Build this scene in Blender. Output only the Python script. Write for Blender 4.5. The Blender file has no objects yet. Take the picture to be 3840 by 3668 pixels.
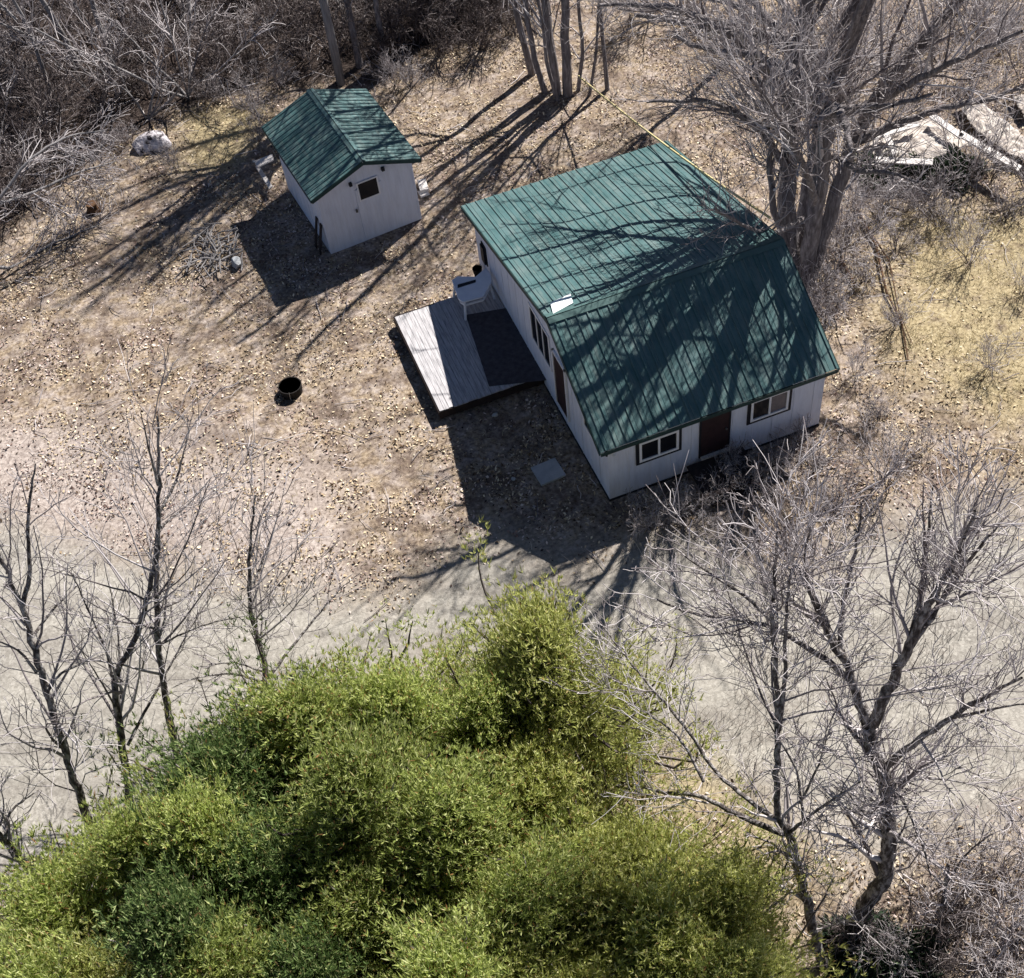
import bpy, math
import numpy as np
from mathutils import Vector

# ------------------------------------------------------------------ camera, world, sun
SC = bpy.context.scene
COL = SC.collection
FPX, CW, CH = 4849.55, 3840.0, 3668.0          # focal length in photo pixels, photo size
EUL = (0.67565, 0.09099, -0.36541)
CAM = np.array([-7.9618, -20.4139, 27.9609])
cd = bpy.data.cameras.new('camera'); cam = bpy.data.objects.new('camera', cd); COL.objects.link(cam)
cd.sensor_fit = 'HORIZONTAL'; cd.sensor_width = 36.0; cd.lens = FPX/CW*36.0
cd.clip_start = 0.5; cd.clip_end = 2000
cam.location = CAM; cam.rotation_euler = EUL
SC.camera = cam
SUN_AZ, SUN_EL = math.radians(32.0), math.radians(45.8)   # azimuth from +x towards +y
world = bpy.data.worlds.new('World'); SC.world = world; world.use_nodes = True
wn = world.node_tree
bg = wn.nodes['Background']
sky = wn.nodes.new('ShaderNodeTexSky'); sky.sky_type = 'NISHITA'; sky.sun_disc = False; sky.altitude = 3500; sky.air_density = .75; sky.dust_density = .2
sky.sun_elevation = SUN_EL; sky.sun_rotation = math.radians(90) - SUN_AZ
wn.links.new(sky.outputs['Color'], bg.inputs['Color']); bg.inputs['Strength'].default_value = 0.05
sd = bpy.data.lights.new('sun', 'SUN'); sd.energy = 5.0; sd.angle = math.radians(0.42); sd.color = (1.0, 0.955, 0.9)
sun = bpy.data.objects.new('sun', sd); COL.objects.link(sun)
sdir = Vector((math.cos(SUN_AZ)*math.cos(SUN_EL), math.sin(SUN_AZ)*math.cos(SUN_EL), math.sin(SUN_EL)))
sun.rotation_euler = sdir.to_track_quat('Z', 'Y').to_euler(); sun.location = (20, 20, 40)
SC.view_settings.view_transform = 'Standard'; SC.view_settings.look = 'None'
SC.view_settings.exposure = 1.0; SC.view_settings.gamma = 1.0

# ------------------------------------------------------------------ helpers
S = 1964.0/3840.0          # measurements were taken on a 1964 px wide view
def _rot():
    cx, sx, cy, sy, cz, sz = [f(a) for a in EUL for f in (math.cos, math.sin)]
    X = np.array([[1,0,0],[0,cx,-sx],[0,sx,cx]]); Y = np.array([[cy,0,sy],[0,1,0],[-sy,0,cy]]); Z = np.array([[cz,-sz,0],[sz,cz,0],[0,0,1]])
    return Z@Y@X
ROT = _rot()
def survey(u, v, n=(0,0,1), d=0.0):
    """site survey: where a sight line from the drone meets a plane n.p = d"""
    r = ROT@np.array([(u/S-CW/2)/FPX, -(v/S-CH/2)/FPX, -1.0]); n = np.array(n, float)
    return CAM + r*((d-n@CAM)/(n@r))
def gp(u, v, z=0.0): return survey(u, v, (0,0,1), z)

def tag(o, label=None, cat=None, group=None, kind=None):
    if label: o['label'] = label
    if cat: o['category'] = cat
    if group: o['group'] = group
    if kind: o['kind'] = kind
    return o
def thing(name, label, cat, loc=(0,0,0), rz=0.0, group=None):
    o = bpy.data.objects.new(name, None); COL.objects.link(o); o.empty_display_size = .3
    o.location = loc; o.rotation_euler = (0,0,rz)
    return tag(o, label, cat, group)
def link_mesh(name, me, mat=None, parent=None):
    o = bpy.data.objects.new(name, me); COL.objects.link(o)
    if mat is not None: me.materials.append(mat)
    if parent is not None: o.parent = parent
    return o
def copy_tree(o, parent=None):
    c = o.copy(); COL.objects.link(c); c.parent = parent
    for ch in [k for k in bpy.data.objects if k.parent == o and k != c]: copy_tree(ch, c)
    return c
def np_mesh(name, V, F, smooth=False):
    """V (n,3), F (m,k) all faces same size"""
    me = bpy.data.meshes.new(name); V = np.asarray(V, np.float32); F = np.asarray(F, np.int32)
    m, k = F.shape
    me.vertices.add(len(V)); me.vertices.foreach_set('co', V.ravel())
    me.loops.add(m*k); me.loops.foreach_set('vertex_index', F.ravel())
    me.polygons.add(m); me.polygons.foreach_set('loop_start', np.arange(0, m*k, k, dtype=np.int32))
    try: me.polygons.foreach_set('loop_total', np.full(m, k, np.int32))
    except Exception: pass
    me.update(calc_edges=True)
    if smooth: me.polygons.foreach_set('use_smooth', np.ones(m, bool))
    me.validate()
    return me
class MB:
    def __init__(s): s.v = []; s.f = []
    def poly(s, pts, faces):
        b = len(s.v); s.v += [tuple(float(c) for c in q) for q in pts]; s.f += [tuple(b+i for i in f) for f in faces]; return s
    def box(s, x0, x1, y0, y1, z0, z1):
        P = [(x,y,z) for z in (z0,z1) for x,y in ((x0,y0),(x1,y0),(x1,y1),(x0,y1))]
        return s.poly(P, [(3,2,1,0),(4,5,6,7),(0,1,5,4),(1,2,6,5),(2,3,7,6),(3,0,4,7)])
    def prism(s, top, thick, d=(0,0,-1)):
        """closed slab under polygon 'top' (list of 3d points)"""
        n = len(top); T = [Vector(q) for q in top]; B = [q+Vector(d)*thick for q in T]
        return s.poly(T+B, [tuple(range(n)), tuple(range(2*n-1, n-1, -1))]+[((i+1)%n, i, n+i, n+(i+1)%n) for i in range(n)])
    def bar(s, a, b, w, h=None, up=(0,0,1)):
        a, b = Vector(a), Vector(b); h = h or w; t = (b-a).normalized(); u = Vector(up)
        if abs(t.dot(u)) > .95: u = Vector((1,0,0))
        x = t.cross(u).normalized(); y = x.cross(t)
        P = [p+x*sx*w/2+y*sy*h/2 for p in (a,b) for sx,sy in ((-1,-1),(1,-1),(1,1),(-1,1))]
        return s.poly(P, [(3,2,1,0),(4,5,6,7),(0,1,5,4),(1,2,6,5),(2,3,7,6),(3,0,4,7)])
    def tube(s, pts, rs, n=10, caps=True):
        pts = [Vector(q) for q in pts]; m = len(pts); b = len(s.v)
        for i, q in enumerate(pts):
            t = (pts[min(i+1,m-1)]-pts[max(i-1,0)]).normalized(); u = Vector((0,0,1)) if abs(t.z) < .9 else Vector((1,0,0))
            x = t.cross(u).normalized(); y = x.cross(t)
            for k in range(n):
                a = 2*math.pi*k/n; s.v.append(tuple(q+(x*math.cos(a)+y*math.sin(a))*rs[i]))
        for i in range(m-1):
            for k in range(n):
                s.f.append((b+i*n+k, b+i*n+(k+1)%n, b+(i+1)*n+(k+1)%n, b+(i+1)*n+k))
        if caps: s.f.append(tuple(b+k for k in range(n))[::-1]); s.f.append(tuple(b+(m-1)*n+k for k in range(n)))
        return s
    def build(s, name, mat=None, parent=None, smooth=False, bevel=0.0):
        import bmesh
        me = bpy.data.meshes.new(name); me.from_pydata(s.v, [], s.f)
        bm = bmesh.new(); bm.from_mesh(me); bmesh.ops.recalc_face_normals(bm, faces=bm.faces)
        if bevel: bmesh.ops.bevel(bm, geom=bm.edges[:], offset=bevel, segments=1, affect='EDGES')
        bm.to_mesh(me); bm.free(); me.update()
        if smooth:
            for q in me.polygons: q.use_smooth = True
        return link_mesh(name, me, mat, parent)

# ------------------------------------------------------------------ value noise (numpy)
_nr = np.random.RandomState(5); _tab = _nr.rand(256, 256)
def vnoise(x, y):
    xi = np.floor(x).astype(int); yi = np.floor(y).astype(int); fx = x-xi; fy = y-yi
    fx = fx*fx*(3-2*fx); fy = fy*fy*(3-2*fy); g = lambda a, b: _tab[a & 255, b & 255]
    return (g(xi,yi)*(1-fx)+g(xi+1,yi)*fx)*(1-fy)+(g(xi,yi+1)*(1-fx)+g(xi+1,yi+1)*fx)*fy
def fbm(x, y, o=4):
    s = 0; a = .5
    for i in range(o): s = s+a*vnoise(x+17*i, y+31*i); x = x*2.03; y = y*2.03; a *= .5
    return s

# ------------------------------------------------------------------ materials
def new_mat(name, rough=.9, spec=.2):
    m = bpy.data.materials.new(name); m.use_nodes = True; nt = m.node_tree; b = nt.nodes['Principled BSDF']
    b.inputs['Roughness'].default_value = rough; b.inputs['Specular IOR Level'].default_value = spec
    return m, nt, b
def N(nt, t, **kw):
    n = nt.nodes.new(t)
    for k, v in kw.items():
        if k in n.inputs: n.inputs[k].default_value = v
        else: setattr(n, k, v)
    return n
def ramp(nt, fac, stops):
    r = nt.nodes.new('ShaderNodeValToRGB'); e = r.color_ramp.elements
    while len(e) < len(stops): e.new(.5)
    for i, (p, c) in enumerate(stops): e[i].position = p; e[i].color = (*c, 1)
    nt.links.new(fac, r.inputs['Fac']); return r
def noise_mat(name, stops, scale=5, detail=6, rough=.9, spec=.2, bump=.3, bscale=None, stretch=None, dist=.02, metal=0.0, coord='Object'):
    m, nt, b = new_mat(name, rough, spec); b.inputs['Metallic'].default_value = metal
    tc = N(nt, 'ShaderNodeTexCoord'); mp = N(nt, 'ShaderNodeMapping')
    if stretch: mp.inputs['Scale'].default_value = stretch
    nt.links.new(tc.outputs[coord], mp.inputs['Vector'])
    n = N(nt, 'ShaderNodeTexNoise', Scale=scale, Detail=detail, Roughness=.65); nt.links.new(mp.outputs['Vector'], n.inputs['Vector'])
    r = ramp(nt, n.outputs['Fac'], stops); nt.links.new(r.outputs['Color'], b.inputs['Base Color'])
    if bump:
        n2 = N(nt, 'ShaderNodeTexNoise', Scale=bscale or scale*3, Detail=5); nt.links.new(mp.outputs['Vector'], n2.inputs['Vector'])
        bp = N(nt, 'ShaderNodeBump', Strength=bump, Distance=dist); nt.links.new(n2.outputs['Fac'], bp.inputs['Height']); nt.links.new(bp.outputs['Normal'], b.inputs['Normal'])
    return m
def island_mat(name, stops, rough=.9, spec=.15, trans=0.0, objvar=0.0):
    m, nt, b = new_mat(name, rough, spec)
    g = N(nt, 'ShaderNodeNewGeometry'); r = ramp(nt, g.outputs['Random Per Island'], stops)
    out = r.outputs['Color']
    if objvar:
        oi = N(nt, 'ShaderNodeObjectInfo'); hs = N(nt, 'ShaderNodeHueSaturation')
        mr = N(nt, 'ShaderNodeMapRange'); mr.inputs['To Min'].default_value = 1-objvar; mr.inputs['To Max'].default_value = 1+objvar
        nt.links.new(oi.outputs['Random'], mr.inputs['Value']); nt.links.new(mr.outputs['Result'], hs.inputs['Value']); nt.links.new(out, hs.inputs['Color']); out = hs.outputs['Color']
    nt.links.new(out, b.inputs['Base Color'])
    if trans:
        t = N(nt, 'ShaderNodeBsdfTranslucent'); mx = N(nt, 'ShaderNodeMixShader', Fac=trans); o = nt.nodes['Material Output']
        nt.links.new(out, t.inputs['Color']); nt.links.new(b.outputs[0], mx.inputs[1]); nt.links.new(t.outputs[0], mx.inputs[2]); nt.links.new(mx.outputs[0], o.inputs['Surface'])
    return m

M = {}
M['roof'] = noise_mat('green painted metal', [(.3,(.035,.09,.092)),(.55,(.065,.135,.138)),(.8,(.115,.18,.185))], scale=1.3, rough=.5, spec=.3, bump=.08, bscale=9)
def weathered(m, stretch, amt, tint):
    nt = m.node_tree; b = nt.nodes['Principled BSDF']; src = b.inputs['Base Color'].links[0].from_socket
    tc = N(nt, 'ShaderNodeTexCoord'); mp = N(nt, 'ShaderNodeMapping'); mp.inputs['Scale'].default_value = stretch; nt.links.new(tc.outputs['Object'], mp.inputs['Vector'])
    n = N(nt, 'ShaderNodeTexNoise', Scale=2.2, Detail=9, Roughness=.75); nt.links.new(mp.outputs['Vector'], n.inputs['Vector']); r = ramp(nt, n.outputs['Fac'], [(.45,(0,0,0)),(.72,(amt,amt,amt))])
    x = N(nt, 'ShaderNodeMix', data_type='RGBA'); nt.links.new(r.outputs['Color'], x.inputs[0]); nt.links.new(src, x.inputs[6]); x.inputs[7].default_value = (*tint,1); nt.links.new(x.outputs[2], b.inputs['Base Color'])
M['trim_green'] = noise_mat('dark green trim', [(.3,(.012,.035,.035)),(.7,(.02,.05,.05))], rough=.5)
M['ridge'] = noise_mat('weathered ridge cap', [(.3,(.05,.105,.1)),(.7,(.075,.135,.13))], scale=3, rough=.45, spec=.4)
M['wall'] = noise_mat('white painted siding', [(.25,(.54,.57,.67)),(.5,(.64,.675,.77)),(.8,(.7,.73,.82))], scale=1.6, stretch=(3,3,.6), rough=.7, bump=.15, bscale=14)
M['white'] = noise_mat('white paint', [(.3,(.7,.7,.73)),(.7,(.8,.8,.82))], scale=8, rough=.55)
M['panelwhite'] = noise_mat('white panel plastic', [(.3,(.7,.78,.76)),(.7,(.82,.86,.85))], scale=8, rough=.4)  # plain white of the vent panel itself
M['dark'] = noise_mat('black trim', [(.3,(.008,.009,.013)),(.7,(.02,.021,.028))], rough=.6)
M['door'] = noise_mat('dark brown door', [(.3,(.022,.012,.014)),(.7,(.04,.02,.022))], scale=4, rough=.6)
M['glass'], _nt, _b = new_mat('window glass', .08, .5); _b.inputs['Base Color'].default_value = (.012,.013,.017,1); _b.inputs['Specular IOR Level'].default_value = .2
M['curtain'] = noise_mat('drawn grey blind behind glass', [(.3,(.1,.09,.1)),(.7,(.17,.15,.16))], scale=4, rough=.25, spec=.5)
M['deck'] = noise_mat('grey weathered boards', [(.3,(.2,.195,.205)),(.45,(.36,.35,.36)),(.7,(.55,.53,.54))], scale=3, stretch=(7,.7,1), rough=.85, bump=.2)
M['wood'] = noise_mat('pale board', [(.3,(.42,.38,.34)),(.7,(.62,.58,.54))], scale=6, rough=.85)
M['darkwood'] = noise_mat('dark stained board', [(.3,(.018,.014,.014)),(.7,(.045,.032,.03))], scale=6, rough=.85)
M['pole'] = noise_mat('grey utility pole', [(.3,(.14,.13,.135)),(.5,(.22,.21,.21)),(.75,(.32,.3,.3))], scale=3, stretch=(6,6,.6), rough=.9, bump=.6)
M['bark_dark'] = noise_mat('dark bark', [(.33,(.03,.025,.023)),(.48,(.11,.095,.09)),(.6,(.36,.34,.33))], scale=5, stretch=(2,2,.8), rough=.95, bump=1.0, dist=.05)
M['bark_grey'] = noise_mat('grey brown bark', [(.3,(.08,.07,.07)),(.5,(.18,.162,.165)),(.7,(.34,.315,.32))], scale=4, stretch=(3,3,.5), rough=.95, bump=1.0, dist=.06)
M['twig'] = island_mat('pale grey twigs', [(0,(.12,.1,.1)),(.3,(.27,.24,.245)),(.75,(.46,.43,.435)),(1,(.62,.57,.56))])
M['twig_brown'] = island_mat('brown twigs', [(0,(.035,.027,.025)),(.5,(.09,.072,.07)),(.85,(.2,.17,.165)),(1,(.38,.34,.33))])
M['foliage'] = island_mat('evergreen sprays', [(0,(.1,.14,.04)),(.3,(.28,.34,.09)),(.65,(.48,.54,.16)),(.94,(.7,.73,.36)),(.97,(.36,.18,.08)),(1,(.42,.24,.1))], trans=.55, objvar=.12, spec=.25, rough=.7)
M['foliage_gold'] = island_mat('golden yellow green sprays', [(0,(.15,.18,.05)),(.3,(.34,.37,.1)),(.65,(.54,.56,.18)),(.94,(.7,.7,.36)),(1,(.45,.25,.1))], trans=.55, objvar=.15, spec=.25, rough=.7)  # yellower hue variant of the sprays
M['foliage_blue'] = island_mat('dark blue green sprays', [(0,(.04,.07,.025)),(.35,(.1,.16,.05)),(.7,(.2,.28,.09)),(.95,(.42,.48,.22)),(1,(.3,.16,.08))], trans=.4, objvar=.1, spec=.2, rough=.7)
M['foliage_dark'] = island_mat('dark juniper leaf', [(0,(.012,.022,.014)),(.6,(.035,.06,.035)),(1,(.08,.11,.06))], trans=.1)
M['leaf'] = island_mat('fallen leaves', [(0,(.03,.018,.012)),(.25,(.12,.075,.045)),(.45,(.34,.25,.155)),(.7,(.56,.45,.3)),(1,(.8,.7,.53))])
M['leafpink'] = island_mat('pinkish fallen leaves', [(0,(.03,.018,.016)),(.28,(.13,.08,.068)),(.5,(.33,.24,.205)),(.72,(.5,.4,.36)),(1,(.74,.64,.59))])
M['leafdark'] = island_mat('dark leaf mould', [(0,(.02,.014,.012)),(.5,(.06,.042,.036)),(.85,(.13,.1,.085)),(1,(.24,.2,.18))])
M['straw'] = island_mat('straw coloured grass', [(0,(.2,.16,.08)),(.4,(.38,.32,.18)),(.75,(.52,.45,.28)),(1,(.68,.62,.44))], trans=.15)
M['weed'] = island_mat('dead weed stalks', [(0,(.2,.16,.13)),(.4,(.38,.33,.3)),(.8,(.56,.51,.46)),(1,(.72,.67,.6))])
M['mat'] = noise_mat('brown shading mat', [(.3,(.04,.036,.042)),(.7,(.085,.078,.088))], scale=6, bump=.3)
M['rock'] = noise_mat('pale lichened rock', [(.38,(.03,.025,.028)),(.46,(.45,.42,.44)),(.7,(.72,.68,.71))], scale=3.2, rough=.95, bump=.8, dist=.08)
M['tarp'] = noise_mat('dirty white tarp', [(.35,(.16,.13,.11)),(.47,(.42,.37,.33)),(.75,(.6,.56,.5))], scale=2.5, rough=.7, bump=.5, dist=.05)
M['black'] = noise_mat('sooty steel', [(.3,(.006,.005,.005)),(.7,(.02,.017,.016))], rough=.8)
M['ash'] = noise_mat('grey ash', [(.3,(.03,.028,.027)),(.7,(.16,.15,.14))], scale=9)
M['stump'] = noise_mat('rotten stump wood', [(.3,(.035,.018,.01)),(.7,(.14,.08,.045))], scale=6, bump=.8)
M['cable'] = noise_mat('pale yellow cable', [(.3,(.5,.42,.2)),(.7,(.62,.54,.3))], rough=.6)
M['concrete'] = noise_mat('grey concrete slab', [(.3,(.3,.32,.34)),(.7,(.45,.46,.47))], scale=4)
M['furn'] = noise_mat('blue white plastic', [(.3,(.62,.65,.72)),(.7,(.74,.76,.82))], scale=3, rough=.5)
M['ply'] = noise_mat('weathered white planks', [(.3,(.4,.37,.36)),(.7,(.68,.65,.62))], scale=5, stretch=(1,5,1), rough=.85)

weathered(M['roof'], (4,.5,.5), .75, (.17,.2,.185)); weathered(M['wall'], (5,5,.5), .3, (.4,.38,.38))

# ------------------------------------------------------------------ site zones
def P2(pts): return np.array([gp(u, v)[:2] for u, v in pts])
ROADP = P2([(-300,1040),(0,1010),(250,1070),(450,1110),(640,1150),(780,1100),(905,1010),(1060,1092),(1270,1015),(1500,1080),(1750,1010),(2300,940),(2300,1600),(1950,1560),(1700,1640),(1350,1520),(1150,1400),(1080,1320),(850,1290),(500,1420),(250,1600),(0,1720),(-400,1720)])
PINKP = P2([(-200,820),(200,830),(480,850),(620,900),(700,1060),(640,1140),(400,1090),(200,1060),(0,1010),(-300,1040)])
GRASSP = P2([(1700,430),(1800,380),(2100,380),(2200,820),(1900,830),(1740,760),(1700,600)])
GRASS2P = P2([(1180,1420),(1330,1440),(1420,1540),(1520,1660),(1480,1760),(1200,1600)])
GRASS3P = P2([(350,210),(470,190),(500,250),(440,320),(350,310),(330,250)])
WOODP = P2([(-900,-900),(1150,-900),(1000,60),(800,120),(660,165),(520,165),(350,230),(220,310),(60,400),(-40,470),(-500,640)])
def sdist(x, y, P):
    """positive inside"""
    n = len(P); d = np.full(x.shape, 1e9); ins = np.zeros(x.shape, bool)
    for i in range(n):
        a, b = P[i], P[(i+1)%n]; e = b-a; w0 = x-a[0]; w1 = y-a[1]
        t = np.clip((w0*e[0]+w1*e[1])/(e@e), 0, 1); d = np.minimum(d, np.hypot(w0-e[0]*t, w1-e[1]*t))
        c = ((a[1] > y) != (b[1] > y)) & (x < (b[0]-a[0])*(y-a[1])/(b[1]-a[1]+1e-12)+a[0]); ins ^= c
    return np.where(ins, d, -d)
def zone(x, y, P, soft, wob=1.2, f=.5):
    s = sdist(x, y, P)+(fbm(x*f+3, y*f+9)-.47)*wob*2
    return np.clip(s/soft+.5, 0, 1)
def zones(x, y):
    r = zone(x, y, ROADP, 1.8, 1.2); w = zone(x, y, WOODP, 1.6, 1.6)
    g = np.maximum(zone(x, y, GRASSP, 2.5, 1.5), np.maximum(zone(x, y, GRASS2P, 1.5)*.8, zone(x, y, GRASS3P, 1.2)))
    return r, g, w
def hgt(x, y):
    flat = np.clip(np.maximum(np.abs(x-2.5)-5.5, np.abs(y-6)-8.5)/4, 0, 1)
    return ((fbm(x*.22, y*.22, 3)-.44)*.5)*flat + (fbm(x*1.3+40, y*1.3, 2)-.37)*.07 - .02

# ground sheet: fine in the middle, stretched to the far edges
def axis(c, half, step, far):
    a = np.arange(-half, half+step/2, step); k = np.geomspace(1, far/half, 14)[1:]*half
    return c+np.concatenate([-k[::-1], a, k])
gx = axis(2, 27, .22, 600); gy = axis(6, 30, .22, 600)
X, Y = np.meshgrid(gx, gy); Z = hgt(X, Y)
far = np.maximum(np.abs(X-2)-27, np.abs(Y-6)-30); Z = np.where(far > 0, 0.0, Z)
nxg, nyg = len(gx), len(gy); idx = np.arange(nxg*nyg).reshape(nyg, nxg)
F = np.stack([idx[:-1,:-1], idx[:-1,1:], idx[1:,1:], idx[1:,:-1]], -1).reshape(-1, 4)
me = np_mesh('ground', np.stack([X, Y, Z], -1).reshape(-1, 3), F, True)
zr, zg, zw = zones(X, Y); zp = zone(X, Y, PINKP, 1.5, 1.2)
ca = me.color_attributes.new('zone', 'FLOAT_COLOR', 'POINT')
ca.data.foreach_set('color', np.stack([zr, zg, zw, zp], -1).astype(np.float32).reshape(-1))
m, nt, b = new_mat('yard ground', .95, .1)
tc = N(nt, 'ShaderNodeTexCoord'); at = N(nt, 'ShaderNodeAttribute', attribute_name='zone'); sep = N(nt, 'ShaderNodeSeparateColor')
nt.links.new(at.outputs['Color'], sep.inputs['Color'])
def gno(scale, detail=8, rough=.7):
    n = N(nt, 'ShaderNodeTexNoise', Scale=scale, Detail=detail, Roughness=rough); nt.links.new(tc.outputs['Object'], n.inputs['Vector']); return n.outputs['Fac']
fine, mid, big = gno(9), gno(2.2), gno(.35, 4)
litter = ramp(nt, fine, [(.34,(.09,.065,.045)),(.46,(.23,.175,.12)),(.6,(.37,.295,.21)),(.74,(.53,.45,.34))]).outputs['Color']
road = ramp(nt, fine, [(.3,(.2,.185,.16)),(.5,(.315,.295,.258)),(.7,(.43,.405,.36))]).outputs['Color']
grass = ramp(nt, fine, [(.3,(.15,.115,.065)),(.5,(.32,.26,.155)),(.7,(.5,.43,.28))]).outputs['Color']
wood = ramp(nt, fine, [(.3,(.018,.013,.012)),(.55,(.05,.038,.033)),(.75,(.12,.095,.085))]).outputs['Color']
pink = ramp(nt, fine, [(.33,(.17,.135,.12)),(.5,(.33,.28,.25)),(.7,(.5,.44,.4))]).outputs['Color']
def mix(a, bb, fac):
    x = N(nt, 'ShaderNodeMix', data_type='RGBA'); nt.links.new(fac, x.inputs[0]); nt.links.new(a, x.inputs[6]); nt.links.new(bb, x.inputs[7]); return x.outputs[2]
patch = ramp(nt, mid, [(.42,(0,0,0)),(.62,(1,1,1))]).outputs['Color']
c = mix(litter, pink, patch)
soil = ramp(nt, fine, [(.35,(.06,.042,.034)),(.7,(.2,.15,.12))]).outputs['Color']
sp_ = gno(.9, 6, .75); c = mix(c, soil, ramp(nt, sp_, [(.44,(0,0,0)),(.6,(.85,.85,.85))]).outputs['Color'])
TD = gp(1500,1230)-gp(0,1280); mpt = N(nt, 'ShaderNodeMapping'); mpt.vector_type = 'TEXTURE'; mpt.inputs['Rotation'].default_value = (0,0,math.atan2(TD[1],TD[0])); mpt.inputs['Scale'].default_value = (7,.8,1); nt.links.new(tc.outputs['Object'], mpt.inputs['Vector'])
tn_ = N(nt, 'ShaderNodeTexNoise', Scale=1.6, Detail=5); nt.links.new(mpt.outputs['Vector'], tn_.inputs['Vector'])
rut = ramp(nt, fine, [(.3,(.13,.115,.1)),(.6,(.24,.22,.195)),(.8,(.36,.33,.3))]).outputs['Color']
road = mix(road, rut, ramp(nt, tn_.outputs['Fac'], [(.44,(0,0,0)),(.6,(.8,.8,.8))]).outputs['Color'])
grv = N(nt, 'ShaderNodeTexVoronoi', Scale=16); nt.links.new(tc.outputs['Object'], grv.inputs['Vector'])
gcol = ramp(nt, grv.outputs['Color'], [(.2,(.2,.185,.165)),(.6,(.32,.3,.268)),(.9,(.46,.435,.39))]).outputs['Color']
road = mix(road, gcol, ramp(nt, big, [(.35,(.15,.15,.15)),(.65,(.6,.6,.6))]).outputs['Color'])
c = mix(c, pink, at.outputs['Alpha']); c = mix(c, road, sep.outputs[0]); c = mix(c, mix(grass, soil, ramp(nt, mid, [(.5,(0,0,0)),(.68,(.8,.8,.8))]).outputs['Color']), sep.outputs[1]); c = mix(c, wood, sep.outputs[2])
nt.links.new(c, b.inputs['Base Color'])
bp = N(nt, 'ShaderNodeBump', Strength=.7, Distance=.04); nt.links.new(fine, bp.inputs['Height']); nt.links.new(bp.outputs['Normal'], b.inputs['Normal'])
g = link_mesh('ground', me, m); tag(g, kind='structure')

# ------------------------------------------------------------------ house (x along the front wall, y to the rear)
L, WD, HF, HB, YR, ZR = 6.40, 10.37, 2.44, 2.66, 3.18, 4.22
OG, OE = .26, .18
house = thing('house', 'large white cabin with a ribbed green metal roof and a deck at its side', 'house')
wb = MB()
prof = [(0,0),(WD,0),(WD,HB-.1),(YR,ZR-.1),(0,HF-.1)]
wb.poly([(0,y,z) for y,z in prof]+[(L,y,z) for y,z in prof],
        [(0,1,2,3,4),(9,8,7,6,5)]+[(i,(i+1)%5,5+(i+1)%5,5+i) for i in range(5)])
# vertical battens of the siding, part of the wall's own mesh
for i in range(1, 11):
    x = i*.61
    if 2.6 < x < 3.65: continue
    if .75 < x < 2.2 or 4.05 < x < 5.45: wb.box(x-.012, x+.012, -.012, 0, .05, 1.08)
    else: wb.box(x-.012, x+.012, -.012, 0, .05, HF-.15)
for i in range(1, 17):
    y = i*.61; top = (HF+(ZR-HF)*y/YR if y < YR else ZR-(ZR-HB)*(y-YR)/(WD-YR))-.18
    if 3.85 < y < 5.55 or .9 < y < 1.6 or 2.7 < y < 3.7: wb.box(-.012, 0, y-.012, y+.012, .05, .43)
    else: wb.box(-.012, 0, y-.012, y+.012, .05, top)
wall = wb.build('wall', M['wall'], house)
def rib_plane(p0, ux, length, down, run, mb, pitch=.305, h=.03, w=.05):
    """ribbed sheet: p0 corner, ux unit along ridge, down vector to the eave (full length run)"""
    p0, ux, dn = Vector(p0), Vector(ux), Vector(down).normalized(); nrm = ux.cross(dn).normalized()
    if nrm.z < 0: nrm = -nrm
    s = 0.0; prof = [(0,0)]
    k = pitch*.5
    while k < length-w:
        prof += [(k-w*.5,0),(k-w*.25,h),(k+w*.25,h),(k+w*.5,0),(k+pitch*.33,0),(k+pitch*.35,.008),(k+pitch*.37,0)]; k += pitch
    prof += [(length,0)]
    prof = sorted(q for q in prof if q[0] <= length)
    A = [p0+ux*a+nrm*bb for a, bb in prof]; B = [q+dn*run for q in A]; n = len(A)
    C0 = [p0+ux*a-nrm*.03 for a, bb in prof]; D0 = [q+dn*run for q in C0]
    mb.poly(A+B+C0+D0, [(i,i+1,n+i+1,n+i) for i in range(n-1)]+[(2*n+i,3*n+i,3*n+i+1,2*n+i+1) for i in range(n-1)]+
            [(i,i+1,2*n+i+1,2*n+i) for i in range(n-1)]+[(n+i,3*n+i,3*n+i+1,n+i+1) for i in range(n-1)]+[(0,n,3*n,2*n),(n-1,3*n-1,4*n-1,2*n-1)])
front_dn = Vector((0,-YR,HF-ZR)); f_run = front_dn.length*(1+OE/YR)
rear_dn = Vector((0,WD-YR,HB-ZR)); r_run = rear_dn.length*(1+OE/(WD-YR))
rm = MB(); rib_plane((-OG,YR,ZR), (1,0,0), L+2*OG, front_dn, f_run, rm); rib_plane((-OG,YR,ZR), (1,0,0), L+2*OG, rear_dn, r_run, rm)
roof = rm.build('roof', M['roof'], house)
fe = Vector((0,YR,ZR))+front_dn*(1+OE/YR); re_ = Vector((0,YR,ZR))+rear_dn*(1+OE/(WD-YR))
rc = MB()
for e in (front_dn.normalized(), rear_dn.normalized()):
    n = Vector((1,0,0)).cross(e); n = n if n.z > 0 else -n; o = Vector((0,YR,ZR))+n*.04
    rc.prism([Vector((-OG-.01,0,0))+o, Vector((L+OG+.01,0,0))+o, Vector((L+OG+.01,0,0))+o+e*.17, Vector((-OG-.01,0,0))+o+e*.17], .006, -n)
rc.build('ridge_cap', M['ridge'], roof)
tr = MB()
for x in (-OG-.015, L+OG+.015):
    for a, c_ in ((Vector((x,YR,ZR)), Vector((x,fe.y,fe.z))), (Vector((x,YR,ZR)), Vector((x,re_.y,re_.z)))):
        tr.bar(a-Vector((0,0,.09)), c_-Vector((0,0,.09)), .03, .16)
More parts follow.
